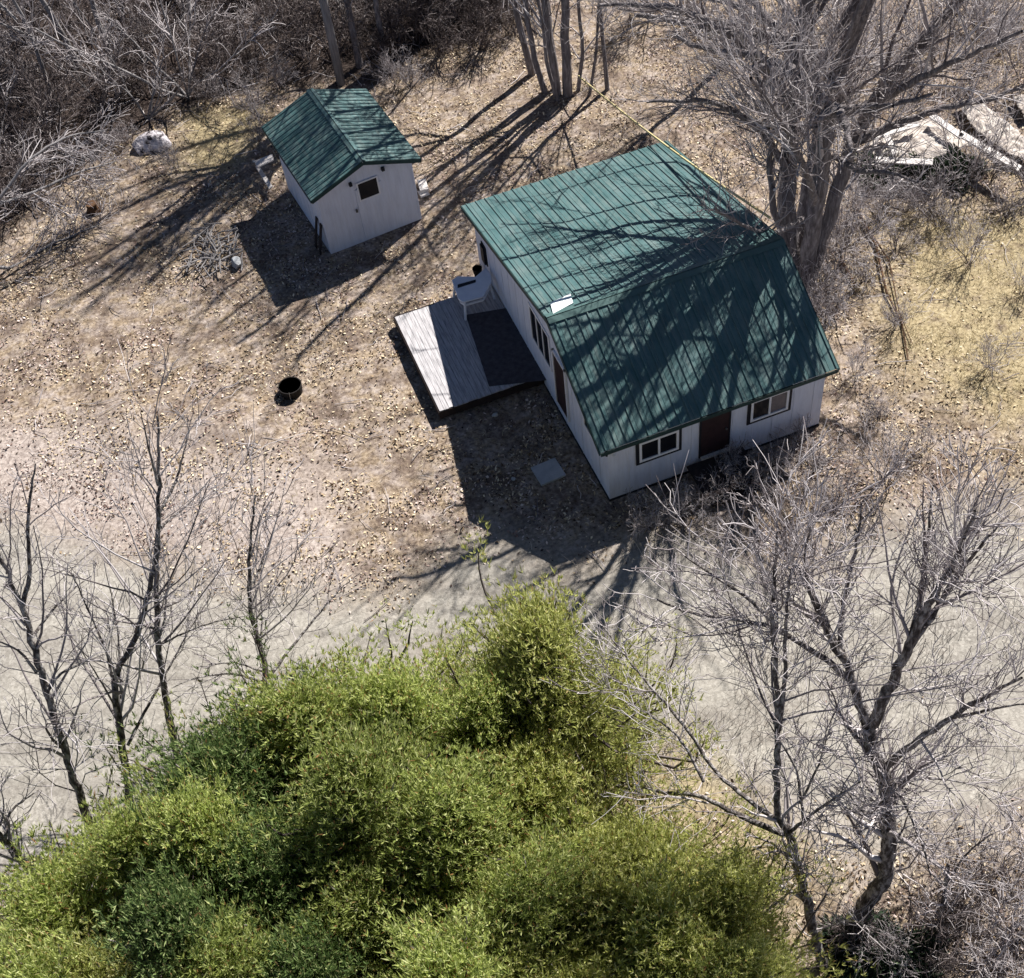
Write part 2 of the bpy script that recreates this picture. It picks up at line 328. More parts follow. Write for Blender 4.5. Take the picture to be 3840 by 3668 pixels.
tr.bar((-OG,fe.y-.012,fe.z-.09),(L+OG,fe.y-.012,fe.z-.09),.025,.13); tr.bar((-OG,re_.y+.012,re_.z-.09),(L+OG,re_.y+.012,re_.z-.09),.025,.13)
tr.build('fascia', M['trim_green'], roof)
fm = MB()   # foundation skirt
fm.box(-.02, L+.02, -.02, WD+.02, -.15, .05); fm.build('foundation', M['dark'], house)
def window_front(x0, x1, z0, z1, blind=False):
    y = 0; t = .09
    w = MB().box(x0,x1,y-.035,y-.004,z0,z0+t).box(x0,x1,y-.035,y-.004,z1-t,z1).box(x0,x0+t,y-.035,y-.004,z0+t,z1-t).box(x1-t,x1,y-.035,y-.004,z0+t,z1-t).build('window', M['dark'], house)
    a, b_, c_, d = x0+t, x1-t, z0+t, z1-t; s = .07; mx = (a+b_)/2
    MB().box(a,b_,y-.05,y-.004,c_,c_+s).box(a,b_,y-.05,y-.004,d-s,d).box(a,a+s,y-.05,y-.004,c_+s,d-s).box(b_-s,b_,y-.05,y-.004,c_+s,d-s).box(mx-.03,mx+.03,y-.048,y-.004,c_+s,d-s).build('frame', M['white'], w)
    MB().box(a+s,mx-.03,y-.018,y-.004,c_+s,d-s).build('pane', M['glass'], w)
    MB().box(mx+.03,b_-s,y-.018,y-.004,c_+s,d-s).build('pane', M['curtain'] if blind else M['glass'], w)
window_front(.80, 2.13, 1.10, 2.06); window_front(4.08, 5.40, 1.13, 2.12, True)
d = MB().box(2.71,3.53,-.03,-.004,.50,2.28).build('door', M['door'], house)
MB().box(2.66,2.71,-.04,-.004,.45,2.32).box(3.53,3.58,-.04,-.004,.45,2.32).box(2.66,3.58,-.042,-.004,2.28,2.34).build('frame', M['dark'], d)
MB().box(2.70,3.54,-.13,-.004,.44,.50).build('threshold', M['wood'], d)
MB().tube([(3.44,-.03,1.35),(3.44,-.09,1.35)],[.028,.035],8).build('handle', M['ash'], d)
MB().box(.10,.2,-.09,-.004,2.0,2.12).tube([(.15,-.05,2.0),(.15,-.12,1.93)],[.05,.06],8).build('porch_light', M['white'], house)
def window_side(y0, y1, z0, z1, n):
    x = 0; t = .08
    w = MB().box(x-.03,x-.004,y0,y1,z0,z0+t).box(x-.03,x-.004,y0,y1,z1-t,z1).box(x-.03,x-.004,y0,y0+t,z0+t,z1-t).box(x-.03,x-.004,y1-t,y1,z0+t,z1-t).build('window', M['white'], house)
    f = MB()
    for k in range(1, n): yy = y0+t+(y1-y0-2*t)*k/n; f.box(x-.028,x-.004,yy-.03,yy+.03,z0+t,z1-t)
    f.build('frame', M['white'], w); MB().box(x-.012,x-.004,y0+t,y1-t,z0+t,z1-t).build('pane', M['glass'], w)
window_side(3.95, 5.5, 1.35, 2.75, 3)
window_side(.92, 1.62, 1.5, 2.35, 1)
d = MB().box(-.04,-.004,2.80,3.62,.45,2.50).build('door', M['door'], house)
MB().box(-.07,-.004,2.74,2.80,.45,2.56).box(-.07,-.004,3.62,3.68,.45,2.56).box(-.07,-.004,2.74,3.68,2.50,2.56).build('frame', M['white'], d)
MB().tube([(-.04,2.9,1.4),(-.09,2.9,1.4)],[.025,.03],8).build('handle', M['ash'], d)
MB().box(-.03,0,9.35,9.75,1.0,1.75).box(-.09,-.03,9.4,9.7,1.05,1.7).build('meter_box', M['dark'], house)
# white vent panel on the rear slope beside the ridge
k_ = (ZR-HB)/(WD-YR); pn = (0,k_,1); pd = ZR+k_*YR+.05
vq = [survey(u*S, v*S, pn, pd) for u, v in ((2063,1135),(2139,1099),(2149,1135),(2074,1176))]
MB().prism(vq, .05, (0,0,-1)).build('vent_panel', M['panelwhite'], roof, bevel=.006)
# gutter downpipe at the near corner
MB().tube([(-.05,-.06,2.2),(-.05,-.06,1.98)],[.035,.035],8).build('downpipe', M['dark'], house)

# deck
dk = thing('deck', 'grey weathered plank deck against the side wall of the white cabin', 'deck', (-1.7,7,0))
def off(mb, o): mb.v = [(a-o[0], b_-o[1], c_-o[2]) for a, b_, c_ in mb.v]; return mb
DO = (-1.7,7,0)
dm = MB(); y = 4.82
xs = np.arange(-3.26, -.05, .147)
rs = np.random.RandomState(3)
for x in xs:
    y0 = 4.80+rs.uniform(-.015,.015); zc = .4+rs.uniform(-.004,.004)
    cut = 9.2-(.05 if x < -2 else 0)
    dm.box(x, x+.138, y0, cut, zc-.035, zc)
off(dm, DO).build('planks', M['deck'], dk)
off(MB().box(-3.27,-.02,4.78,4.80,.1,.37).box(-3.30,-3.27,4.78,9.22,.1,.37).box(-3.27,-.02,9.2,9.23,.1,.37), DO).build('rim_board', M['darkwood'], dk)
for x in (-3.2,-1.7,-.2):
    for yy in (4.9,7,9.1): off(MB().box(x-.045,x+.045,yy-.045,yy+.045,-.2,.36), DO).build('post', M['darkwood'], dk)
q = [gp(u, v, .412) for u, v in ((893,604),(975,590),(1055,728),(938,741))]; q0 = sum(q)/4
o = MB().prism([tuple(a-q0) for a in q], .008).build('shade_mat', M['mat']); o.location = tuple(q0); tag(o, 'large dark brown shading mat laid over the deck to deepen its shade', 'mat')  # guessed mat, its dark sheet also deepens the deck's shade
# small stoop under the front door and slab
st = thing('door_steps', 'dark wooden steps under the brown front door', 'steps', (3.1,-.6,0))
MB().box(-.85,.85,-.75,.50,.36,.41).build('landing', M['darkwood'], st)
MB().box(-.75,.75,-.9,-.58,.16,.21).build('step', M['darkwood'], st)
for sx in (-.52,.52): MB().bar((sx,-.75,.02),(sx,.45,.34),.05,.18).build('stringer', M['darkwood'], st)
sl = MB().box(-.38,.38,-.36,.36,-.02,.06).build('paving_slab', M['concrete'], None, bevel=.01); sl.location = tuple(gp(1052,906)); sl.rotation_euler = (0,0,.06)
tag(sl, 'pale concrete paving slab lying in the shade beside the side wall near the front corner', 'paving slab')

# patio table (a white moulded top with a slot, lower rail and legs)
tp = [survey(u*S, v*S, (0,0,1), 1.12) for u, v in ((1694,1050),(1715,1035),(1783,1037),(1822,1003),(1841,1030),(1843,1056),(1813,1112),(1737,1133),(1718,1120))]
tc_ = sum(tp)/len(tp)
tb = thing('patio_table', 'bluish white angular patio table on the far end of the deck', 'table', (tc_[0], tc_[1], .4))
tl = [(q[0]-tc_[0], q[1]-tc_[1], .72) for q in tp]
MB().prism(tl, .05).build('tabletop', M['furn'], tb, bevel=.012)
inn = [(a*.9, b_*.9, .52) for a, b_, _ in tl]
r_ = MB()
for i in range(len(inn)): r_.bar(inn[i], inn[(i+1)%len(inn)], .04, .07)
r_.build('rail', M['furn'], tb)
for i in (0, 3, 5, 7):
    a, b_, _ = tl[i]; MB().bar((a*.86,b_*.86,.67),(a*1.04,b_*1.04,.0),.06,.06).build('leg', M['furn'], tb)
s0 = [survey(u*S, v*S, (0,0,1), 1.13)-np.array([tc_[0],tc_[1],.4]) for u, v in ((1716,1067),(1784,1048),(1784,1058),(1716,1080))]
MB().prism([(q[0],q[1],.728) for q in s0], .006).build('dark_slot', M['dark'], tb)  # thin dark slab on the top, standing in for the slot's dark gap
bk = thing('bucket', 'small black bucket on the deck behind the white patio table', 'bucket', tuple(gp(917,528,.4)))
MB().tube([(0,0,0),(0,0,.3),(0,0,.3),(0,0,.05)],[.12,.16,.145,.11],14,caps=True).build('pail', M['black'], bk)
MB().tube([(.16*math.cos(a),0.0,.3+.15*math.sin(a)) for a in np.linspace(0,math.pi,9)],[.008]*9,5).build('handle', M['ash'], bk)

# ------------------------------------------------------------------ shed
SX, SY, SYAW, SW, SL, SH, SR, SO = -4.209, 13.392, .1034, 3.33, 4.104, 2.62, .62, .25
shed = thing('shed', 'small white garden shed with a green gable roof, behind the cabin', 'shed', (SX,SY,0), SYAW)
sp = [(0,0),(SW,0),(SW,SH-.03),(SW/2,SH+SR-.05),(0,SH-.03)]
sw_ = MB().poly([(x,0,z) for x,z in sp]+[(x,SL,z) for x,z in sp],[(0,1,2,3,4),(9,8,7,6,5)]+[(i,(i+1)%5,5+(i+1)%5,5+i) for i in range(5)])
ss = sw_
for i in range(1, 8): ss.box(-.01,0,i*.5-.01,i*.5+.01,.05,SH-.1)
for x in (.01, SW-.07): ss.box(x,x+.06,-.015,0,.03,SH-.08)
sw_.build('wall', M['wall'], shed)
rm = MB(); sgn = 1
for dx in (-1, 1):
    dn = Vector((dx*SW/2,0,-SR)); run = dn.length*(1+SO/(SW/2))
    rib_plane((SW/2,-SO,SH+SR), (0,1,0), SL+2*SO, dn, run, rm, pitch=.23, h=.03)
sroof = rm.build('roof', M['roof'], shed)
rc = MB(); tr = MB()
for dx in (-1, 1):
    e = Vector((dx*SW/2,0,-SR)).normalized(); n = Vector((0,1,0)).cross(e); n = n if n.z > 0 else -n; o = Vector((SW/2,0,SH+SR))+n*.04
    rc.prism([Vector((0,-SO-.01,0))+o, Vector((0,SL+SO+.01,0))+o, Vector((0,SL+SO+.01,0))+o+e*.12, Vector((0,-SO-.01,0))+o+e*.12], .006, -n)
    ev = Vector((SW/2,0,SH+SR))+Vector((dx*SW/2,0,-SR))*(1+SO/(SW/2))
    for yy in (-SO-.012, SL+SO+.012): tr.bar((SW/2,yy,SH+SR-.08),(ev.x,yy,ev.z-.08),.025,.13)
    tr.bar((ev.x+dx*.01,-SO,ev.z-.07),(ev.x+dx*.01,SL+SO,ev.z-.07),.02,.1)
rc.build('ridge_cap', M['roof'], sroof); tr.build('fascia', M['trim_green'], sroof)
# door with a window on the gable front
c, s_ = math.cos(SYAW), math.sin(SYAW)
def shed_front(u, v):
    n = (-s_, c, 0); q = survey(u*S, v*S, n, n[0]*SX+n[1]*SY)-np.array([SX,SY,0]); return q[0]*c+q[1]*s_, q[2]
wx0, wz1 = shed_front(1339, 690); wx1, wz0 = shed_front(1421, 722)
sdx0, sdx1 = wx0-.13, wx1+.13
d = MB().box(sdx0,sdx1,-.03,-.004,.12,min(2.1,wz1+.25)).build('door', M['wall'], shed)
wf = MB().box(wx0-.05,wx1+.05,-.045,-.03,wz0-.05,wz0).box(wx0-.05,wx1+.05,-.045,-.03,wz1,wz1+.05).box(wx0-.05,wx0,-.045,-.03,wz0,wz1).box(wx1,wx1+.05,-.045,-.03,wz0,wz1).build('window_frame', M['white'], d)
MB().box(wx0,wx1,-.036,-.03,wz0,wz1).build('pane', M['glass'], d)
hx, hz = shed_front(1336, 787); MB().box(hx-.03,hx+.03,-.07,-.03,hz-.07,hz+.05).build('handle', M['ash'], d)
for u, v in ((1312,689),(1433,631)):
    lx, lz = shed_front(u, v); MB().box(lx-.05,lx+.05,-.1,-.004,lz-.06,lz+.06).build('lamp', M['dark'], shed)

def S2W(x, y, z=0): return (SX+c*x-s_*y, SY+s_*x+c*y, z)
for i, (x, y, lab) in enumerate(((-.2,.22,'dark board leaning on the shed side wall, the one nearer the front corner'),(-.2,.62,'dark board leaning on the shed side wall, the one farther from the front corner'))):
    o = MB().bar((-.12,0,0),(.17,0,1.15),.16,.03,up=(1,0,0)).build('leaning_board', M['darkwood']); o.location = S2W(x,y); o.rotation_euler = (0,0,SYAW); tag(o, lab, 'board', 'dark boards leaning on the shed')
def board(name, pts, z, th, mat, label, cat, group=None):
    q = [gp(u, v, z) for u, v in pts]; cen = sum(q)/len(q)
    o = MB().prism([tuple(a-cen) for a in q], th).build(name, mat, bevel=.006); o.location = tuple(cen); tag(o, label, cat, group); return o
board('plank', [(487,309),(522,295),(525,306),(493,321)], .75, .05, M['ply'], 'white plank resting level behind the left wall of the shed', 'plank')
o = MB().bar(gp(487,309,.0),gp(487,309,.70),.09,.09).build('post', M['ply']); tag(o, 'short white post holding up the white plank left of the shed', 'post')
board('plank', [(489,318),(500,322),(523,357),(516,362)], .35, .05, M['ply'], 'pale plank slanting on the leaves left of the shed', 'plank')
board('plank', [(800,345),(816,342),(822,362),(806,366)], .2, .12, M['ply'], 'short pale plank on the ground by the right wall of the shed', 'plank')
board('plank', [(800,366),(818,364),(824,372),(808,378)], .08, .05, M['ply'], 'flat grey plank at the right corner of the shed', 'plank')

# black fire tub
o = thing('fire_tub', 'round black steel fire tub with grey ash standing alone on the leaves', 'fire tub', tuple(gp(560,752)))
MB().tube([(0,0,0),(0,0,.3),(0,0,.3),(0,0,.16)],[.33,.36,.33,.32],24,caps=False).build('barrel', M['black'], o, smooth=False)
MB().tube([(0,0,.05),(0,0,.14),(.04,0,.18)],[.3,.31,.08],16).build('ash', M['ash'], o)

# boulder and stones
def rock(name, loc, size, seed, label, cat, mat=None, flat=1.0, group=None):
    import bmesh
    bm = bmesh.new(); bmesh.ops.create_icosphere(bm, subdivisions=4, radius=1); r = np.random.RandomState(seed)
    dirs = r.normal(size=(14,3)); dirs /= np.linalg.norm(dirs, axis=1)[:,None]; lim = r.uniform(.62,.95,14)
    for v in bm.verts:
        q = np.array(v.co); k = 1.0
        for dd, l in zip(dirs, lim):
            t = q@dd
            if t > l: k = min(k, l/t)
        q = q*k*(1+.05*(fbm(np.array([q[0]*3+seed]), np.array([q[1]*3+q[2]*2.3]))[0]-.5)); v.co = q*np.array(size)
    me = bpy.data.meshes.new(name); bm.to_mesh(me); bm.free()
    o = link_mesh(name, me, mat or M['rock']); o.location = loc; tag(o, label, cat, group); return o
q = gp(295,285); rock('boulder', (q[0],q[1],.12), (.8,.58,.5), 3, 'large pale lichened boulder at the edge of the dark thicket, left of the shed', 'boulder')
q = gp(455,508); rock('stone', (q[0],q[1],.08), (.2,.26,.2), 8, 'pale round stone in the shed shadow', 'stone', M['concrete'])
q = gp(950,797); rock('stone', (q[0],q[1],.03), (.11,.08,.07), 12, 'tiny pale stone in the cabin shadow just below the deck', 'stone', M['concrete'])
q = gp(985,1010-90); rock('stone', (q[0],q[1],.03), (.07,.07,.06), 15, 'tiny stone in the middle of the cabin shadow', 'stone', M['concrete'])
q = gp(180,402); o = thing('tree_stump', 'small dark brown stump on the tan leaves at the left edge', 'stump', (q[0],q[1],-.03), .4)
MB().tube([(0,0,0),(0,0,.12),(0,0,.3)],[.28,.22,.2],9).build('stump_wood', M['stump'], o)

# white tarps and boards among the bushes on the right
def tarp(name, pts, z, label, cat, amp=.1):
    q = np.array([gp(u, v, z) for u, v in pts]); cen = q.mean(0); P = q[:,:2]-cen[:2]
    x0, y0 = P.min(0); x1, y1 = P.max(0); n = 46; xs = np.linspace(x0,x1,n); ys = np.linspace(y0,y1,n); XX, YY = np.meshgrid(xs, ys)
    sdv = sdist(XX.ravel(), YY.ravel(), P).reshape(n,n); ZZ = z+(fbm(XX*1.7+cen[0], YY*1.7)-.4)*amp*2.2+np.abs(fbm(XX*4, YY*4+cen[1])-.47)*.35; ZZ = np.where(sdv < .15, ZZ-.25*(0.15-sdv).clip(0,1), ZZ)
    ok = sdv > -.02; idx = np.arange(n*n).reshape(n,n); fs = []
    okf = ok[:-1,:-1]&ok[1:,:-1]&ok[:-1,1:]&ok[1:,1:]
    for i, j in zip(*np.nonzero(okf)): fs.append((idx[i,j],idx[i,j+1],idx[i+1,j+1],idx[i+1,j]))
    me = np_mesh(name, np.stack([XX, YY, ZZ-z], -1).reshape(-1,3), np.array(fs), True); o = link_mesh(name, me, M['tarp'])
    md = o.modifiers.new('thick', 'SOLIDIFY'); md.thickness = .02
    o.location = (cen[0],cen[1],z); tag(o, label, cat)
tarp('tarp', [(1645,285),(1700,262),(1740,238),(1790,225),(1840,250),(1870,275),(1800,300),(1745,318),(1700,312)], .35, 'crumpled off-white tarp on the ground right of the big tree trunks', 'tarp')
tarp('tarp', [(1835,195),(1870,185),(1920,225),(1975,275),(1990,310),(1950,305),(1900,270),(1860,235)], .35, 'long white sheet slanting down to the right edge beyond the crumpled tarp', 'tarp')
tarp('tarp', [(1940,185),(1990,175),(2010,210),(1965,225)], .3, 'small white sheet cut off by the right edge, highest of the white sheets', 'tarp')

for i_, (pts_, z_, lb_) in enumerate((([(1655,262),(1760,232),(1766,240),(1661,271)],.75,'long pale board lying across the crumpled tarp'),([(1790,215),(1850,258),(1842,266),(1782,224)],.8,'pale board slanting over the gap between the white sheets'),
    ([(1680,300),(1790,305),(1789,316),(1679,311)],.7,'pale board along the lower edge of the crumpled tarp'),([(1845,250),(1960,318),(1952,328),(1838,260)],.8,'long pale board on the white sheet at the right edge'),([(1700,245),(1722,292),(1712,296),(1690,250)],.85,'short pale board standing across the left end of the tarp'))):
    board('scrap_board', pts_, z_, .05, M['ply'], lb_, 'board', 'scrap boards on the white tarps')
# utility pole
q = gp(655,163); up_ = thing('utility_pole', 'grey wooden utility pole rising behind the small shed', 'utility pole', tuple(q))
MB().tube([(0,0,-.2),(.02,0,3),(.05,0,6),(.1,0,9.5)],[.17,.155,.145,.12],14).build('shaft', M['pole'], up_, smooth=True)
MB().bar((-1.1,0,9),(1.2,.1,9),.1,.12).build('crossarm', M['pole'], up_)

# ------------------------------------------------------------------ bare trees
UPV = np.array([0,0,1.0])
def tubes_mesh(P, R, sides):
    """P (n,k,3) polylines, R (n,k) radii -> verts, faces"""
    n, k, _ = P.shape
    T = np.empty_like(P); T[:,1:-1] = P[:,2:]-P[:,:-2]; T[:,0] = P[:,1]-P[:,0]; T[:,-1] = P[:,-1]-P[:,-2]
    T /= np.linalg.norm(T, axis=2, keepdims=True)+1e-9
    ref = np.where(np.abs(T[:,:1,2:3]) < .8, np.array([0,0,1.0]), np.array([1.0,0,0]))
    A = np.cross(T, np.broadcast_to(ref, T.shape)); A /= np.linalg.norm(A, axis=2, keepdims=True)+1e-9; B = np.cross(A, T)
    an = np.arange(sides)*2*np.pi/sides
    V = P[:,:,None,:]+R[:,:,None,None]*(A[:,:,None,:]*np.cos(an)[None,None,:,None]+B[:,:,None,:]*np.sin(an)[None,None,:,None])
    V = V.reshape(-1,3); i = np.arange(n)[:,None,None]*k*sides; j = np.arange(k-1)[None,:,None]*sides; s = np.arange(sides)[None,None,:]; s1 = (s+1)%sides
    F = np.stack([i+j+s, i+j+s1, i+j+sides+s1, i+j+sides+s], -1).reshape(-1,4)
    return V, F
def join(parts):
    V = []; F = []; o = 0
    for v, f in parts: V.append(v); F.append(f+o); o += len(v)
    return np.concatenate(V), np.concatenate(F)
def resample(pts, rad, k):
    pts = np.asarray(pts, float); d = np.r_[0, np.cumsum(np.linalg.norm(np.diff(pts, axis=0), axis=1))]; t = np.linspace(0, d[-1], k)
    # smooth a little: Catmull like via cubic-ish averaging
    q = np.stack([np.interp(t, d, pts[:,i]) for i in range(3)], -1); r = np.interp(t, d, rad)
    for _ in range(2): q[1:-1] = (q[:-2]+2*q[1:-1]+q[2:])/4
    return q, r
def spawn(rng, P, R, n, lf=(.4,.7), ang=(25,60), trop=.25, rf=.6, tmin=.2, K=5, rmin=.006, wob=.22, lmin=.25, lmax=9, bias=None):
    seg = np.linalg.norm(np.diff(P, axis=1), axis=2); Ln = seg.sum(1); w = Ln/Ln.sum(); pi = rng.choice(len(P), n, p=w)
    t = tmin+(1-tmin)*rng.rand(n)**.85; kk = P.shape[1]-1; ft = t*kk; i0 = np.minimum(ft.astype(int), kk-1); fr = (ft-i0)[:,None]
    p0 = P[pi,i0]*(1-fr)+P[pi,i0+1]*fr; r0 = (R[pi,i0]*(1-fr[:,0])+R[pi,i0+1]*fr[:,0]); tan = P[pi,i0+1]-P[pi,i0]; tan /= np.linalg.norm(tan, axis=1)[:,None]+1e-9
    rnd = rng.normal(size=(n,3)); rnd -= (rnd*tan).sum(1)[:,None]*tan; rnd /= np.linalg.norm(rnd, axis=1)[:,None]
    a = np.radians(rng.uniform(ang[0], ang[1], n))[:,None]; dr = tan*np.cos(a)+rnd*np.sin(a)+UPV*trop
    if bias is not None: dr = dr+bias
    dr /= np.linalg.norm(dr, axis=1)[:,None]
    ln = np.clip(Ln[pi]*rng.uniform(lf[0], lf[1], n)*(1.15-.7*t), lmin, lmax)
    Q = np.empty((n,K,3)); Q[:,0] = p0; st = (ln/(K-1))[:,None]
    for k in range(1, K):
        Q[:,k] = Q[:,k-1]+dr*st; dr = dr+rng.normal(size=(n,3))*wob+UPV*trop*.25; dr /= np.linalg.norm(dr, axis=1)[:,None]
    ra = np.maximum(r0*rf, rmin*1.3)[:,None]; rr = ra+(rmin-ra)*np.linspace(0,1,K)[None]**.7
    return Q, rr
TWR = .0085
def make_tree(name, label, base, limbs, seed, counts=(40,260,1400), mats=('bark_dark','twig'), group=None, lean=8, cat='tree', tw=TWR, trop=.25, absolute=False, l1=(.3,.55), tmin=.3, lmax=6, wob=.22, bias=None, rk=1.0):
    """limbs: list of ([(u,v,depth?)...], r0, r1) surveyed on an upright plane through the trunk"""
    rng = np.random.RandomState(seed)
    B = np.array(base if absolute else gp(*base), float)
    h = CAM-B; h[2] = 0; h /= np.linalg.norm(h); l = math.radians(lean); upd = np.array([0,0,math.cos(l)])-h*math.sin(l); ax = np.cross(np.array([0,0,1.0]), h); n = np.cross(ax, upd); n /= np.linalg.norm(n)
    LP = []; LR = []; meshes = []; SP = []; SR_ = []
    for li, (pts, r0, r1) in enumerate(limbs):
        q = []
        for p in pts:
            if len(p) == 4: w = np.array(p[1:], float)
            elif absolute: w = B+np.array(p, float)
            else:
                dep = p[2] if len(p) > 2 else 0.0
                w = survey(p[0], p[1], n, n@B - dep*(n@h))
            q.append(w)
        r0, r1 = r0*rk, r1*rk
        kk = max(8, len(q)*4); Q, Rr = resample(q, np.linspace(r0, r1, len(q)), kk)
        Q[2:-1] += rng.normal(size=Q[2:-1].shape)*min(.03, r0*.18)
        if li == 0 and not absolute: Rr[0] *= 1.35
        meshes.append(tubes_mesh(Q[None], Rr[None], 9))
        Q9, R9 = resample(Q, Rr, 9)
        if len(pts[-1]) == 4: SP.append(Q9); SR_.append(R9)
        else: LP.append(Q9); LR.append(R9)
    LP = np.array(LP); LR = np.array(LR)
    root = thing(name, label, cat, tuple(B), 0, group)
    V, F = join(meshes); link_mesh('trunk', np_mesh('trunk', V-B, F, True), M[mats[0]], root)
    c1, c2, c3 = counts
    A1, r1 = spawn(rng, LP, LR, c1, l1, (25,65), trop, .5, tmin, 7, tw*1.2, wob*.6, .6, lmax, bias)
    A2, r2 = spawn(rng, np.concatenate([A1, resample_batch(LP,7)]), np.concatenate([r1, resample_batch(LR[...,None],7)[...,0]*.4]), c2, (.25,.6), (25,60), trop, .55, .15, 6, tw, wob, .35, 3.2, bias)
    A3, r3 = spawn(rng, A2, r2, c3, (.3,.8), (25,60), trop, .7, .05, 4, tw*.8, wob, .2, 1.3, bias)
    tl = [tubes_mesh(A1, r1, 5), tubes_mesh(A2, r2, 3), tubes_mesh(A3, r3, 3)]
    if SP:
        B1, q1 = spawn(rng, np.array(SP), np.array(SR_), 70, (.25,.5), (20,50), .05, .45, .25, 7, .014, .1, .6, 3); B2, q2 = spawn(rng, B1, q1, 380, (.3,.6), (20,50), .05, .6, .2, 6, .01, .15, .3, 1.4)
        tl += [tubes_mesh(B1, q1, 5), tubes_mesh(B2, q2, 3)]
    V, F = join(tl)
    link_mesh('crown', np_mesh('crown', V-B, F), M[mats[1]], root)
    return root
def resample_batch(A, k):
    n, K, c = A.shape; t = np.linspace(0, K-1, k); i = np.minimum(t.astype(int), K-2); f = (t-i)[None,:,None]
    return A[:,i]*(1-f)+A[:,i+1]*f

# the big multi-stemmed tree behind the right end of the cabin
SD = np.array(sdir)
def FS(u, v, t): q = survey(u, v, (0,(HF-ZR)/YR,1), HF)+SD*t; return ('w', *q)  # limb point set up-sun, shaped to cast its shadow on the front slope
def RS(u, v, t): q = survey(u, v, (0,(ZR-HB)/(WD-YR),1), ZR+YR*(ZR-HB)/(WD-YR))+SD*t; return ('w', *q)  # likewise for shadows on the rear slope
make_tree('bare_tree', 'huge leafless tree with thick grey forked trunks behind the right end of the cabin', (1535,548),
  [([(1535,548),(1508,430),(1512,310),(1522,190),(1535,70),(1560,-60),(1600,-220)],.3,.14),
   ([(1545,548,.2),(1590,420,.3),(1625,300,.4),(1665,210,.3),(1740,110,0),(1830,10,-.5),(1900,-90,-1)],.25,.09),
   ([(1525,500,.5),(1550,330,1.2),(1590,180,1.8),(1640,30,2.2),(1700,-120,2.5)],.17,.08),
   ([(1505,470,-.3),(1482,400,-.5),(1478,320,-.6),(1470,200,-.8),(1440,90,-1)],.12,.05),
   ([(1515,330,-.2),(1460,250,-.8),(1400,205,-1.4),(1330,190,-2),(1240,195,-2.4)],.12,.04),
   ([(1520,210,0),(1450,110,-1),(1380,50,-2),(1280,10,-3),(1150,10,-3.5)],.16,.04),
   ([(1530,100,0),(1450,10,1),(1370,-60,2),(1250,-120,3)],.14,.04),
   ([(1640,270,.3),(1720,240,.2),(1810,205,0),(1900,190,0),(1990,150,0)],.13,.04),
   ([(1665,210,.3),(1760,150,-1),(1850,110,-2),(1960,60,-3)],.12,.04),
   ([(1540,420,-.2),(1490,450,-1.8),(1440,440,-3.2),(1370,400,-4.5)],.1,.03),
   ([(1560,400,-.2),(1560,360,-2),(1510,250,-4.5),(1440,150,-6.5)],.14,.04),
   ([(1600,300,0),(1650,330,-2.2),(1700,330,-3.5),(1760,350,-4.5)],.09,.03),
   ([(1540,548,.1),('w',8.6,4.7,3.6),FS(1475,490,4),FS(1380,545,5.6),FS(1300,650,7),FS(1230,740,8.6),FS(1150,830,9.6)],.27,.07),
   ([FS(1380,545,5.6),FS(1300,640,7.2),FS(1180,720,8.6),FS(1090,780,9.4),FS(1010,800,10)],.15,.05),
   ([FS(1475,490,4),FS(1440,570,5),FS(1420,660,6.4),FS(1400,770,7.4),FS(1390,860,8)],.17,.06),
   ([FS(1475,490,4),FS(1520,600,5.6),FS(1560,700,7.4)],.11,.04),([FS(1420,640,6.2),FS(1350,740,7.2),FS(1280,830,8.2)],.12,.05),
   ([FS(1480,500,4.2),FS(1500,620,6),FS(1480,740,7.6)],.11,.04),
   ([('w',8.5,5.0,6.0),RS(1440,440,4.6),RS(1300,480,6),RS(1150,560,7.2),RS(1000,600,8)],.17,.05),
   ([RS(1440,440,4.6),RS(1330,420,5.6),RS(1200,430,6.6),RS(1050,480,7.2),RS(960,500,7.6)],.12,.04),
   ([('w',9,5,7.5),('w',10,4.8,11),('w',10.5,4.4,13.5),('w',11,4,16.5)],.16,.05),([('w',9,5,8),('w',9.5,3.6,12),('w',10.2,2.6,15.5)],.13,.04),([('w',9.2,5.5,8.5),('w',11.5,5,13),('w',13,5.5,16)],.13,.04),  # limbs out of view, added for their shadows on the track
   ([('w',8.8,5,7.5),('w',8.7,3.6,11),('w',8.6,2.6,14)],.12,.04),([('w',9.5,4.3,10),('w',11,3.2,13),('w',12.5,2.2,15)],.1,.03),([('w',10,4.8,11),('w',9.2,5.6,14),('w',8.6,6.4,16.5)],.1,.03),([('w',9.5,3.6,12),('w',8.2,3.4,14.5),('w',7.4,3.8,16)],.08,.03),
   ([RS(1440,440,4.6),RS(1340,370,5.8),RS(1210,390,6.8),RS(1080,430,7.4),RS(960,430,7.8)],.06,.025),([RS(1420,450,4.8),RS(1260,480,6.2),RS(1120,520,7.2),RS(980,560,7.8)],.065,.025),
   ([RS(1440,440,4.6),RS(1300,300,6.2),RS(1180,330,7),RS(1060,370,7.4)],.055,.022),([RS(1330,420,5.6),RS(1180,470,7),RS(1030,520,7.6)],.05,.02),
   ([RS(1330,470,5.8),RS(1220,540,7),RS(1100,590,7.6)],.09,.035),([RS(1440,440,4.6),RS(1380,380,6),RS(1290,330,7)],.07,.025)],
  11, (150,1100,6500), ('bark_grey','twig'), lean=3, lmax=5, tw=.0068)

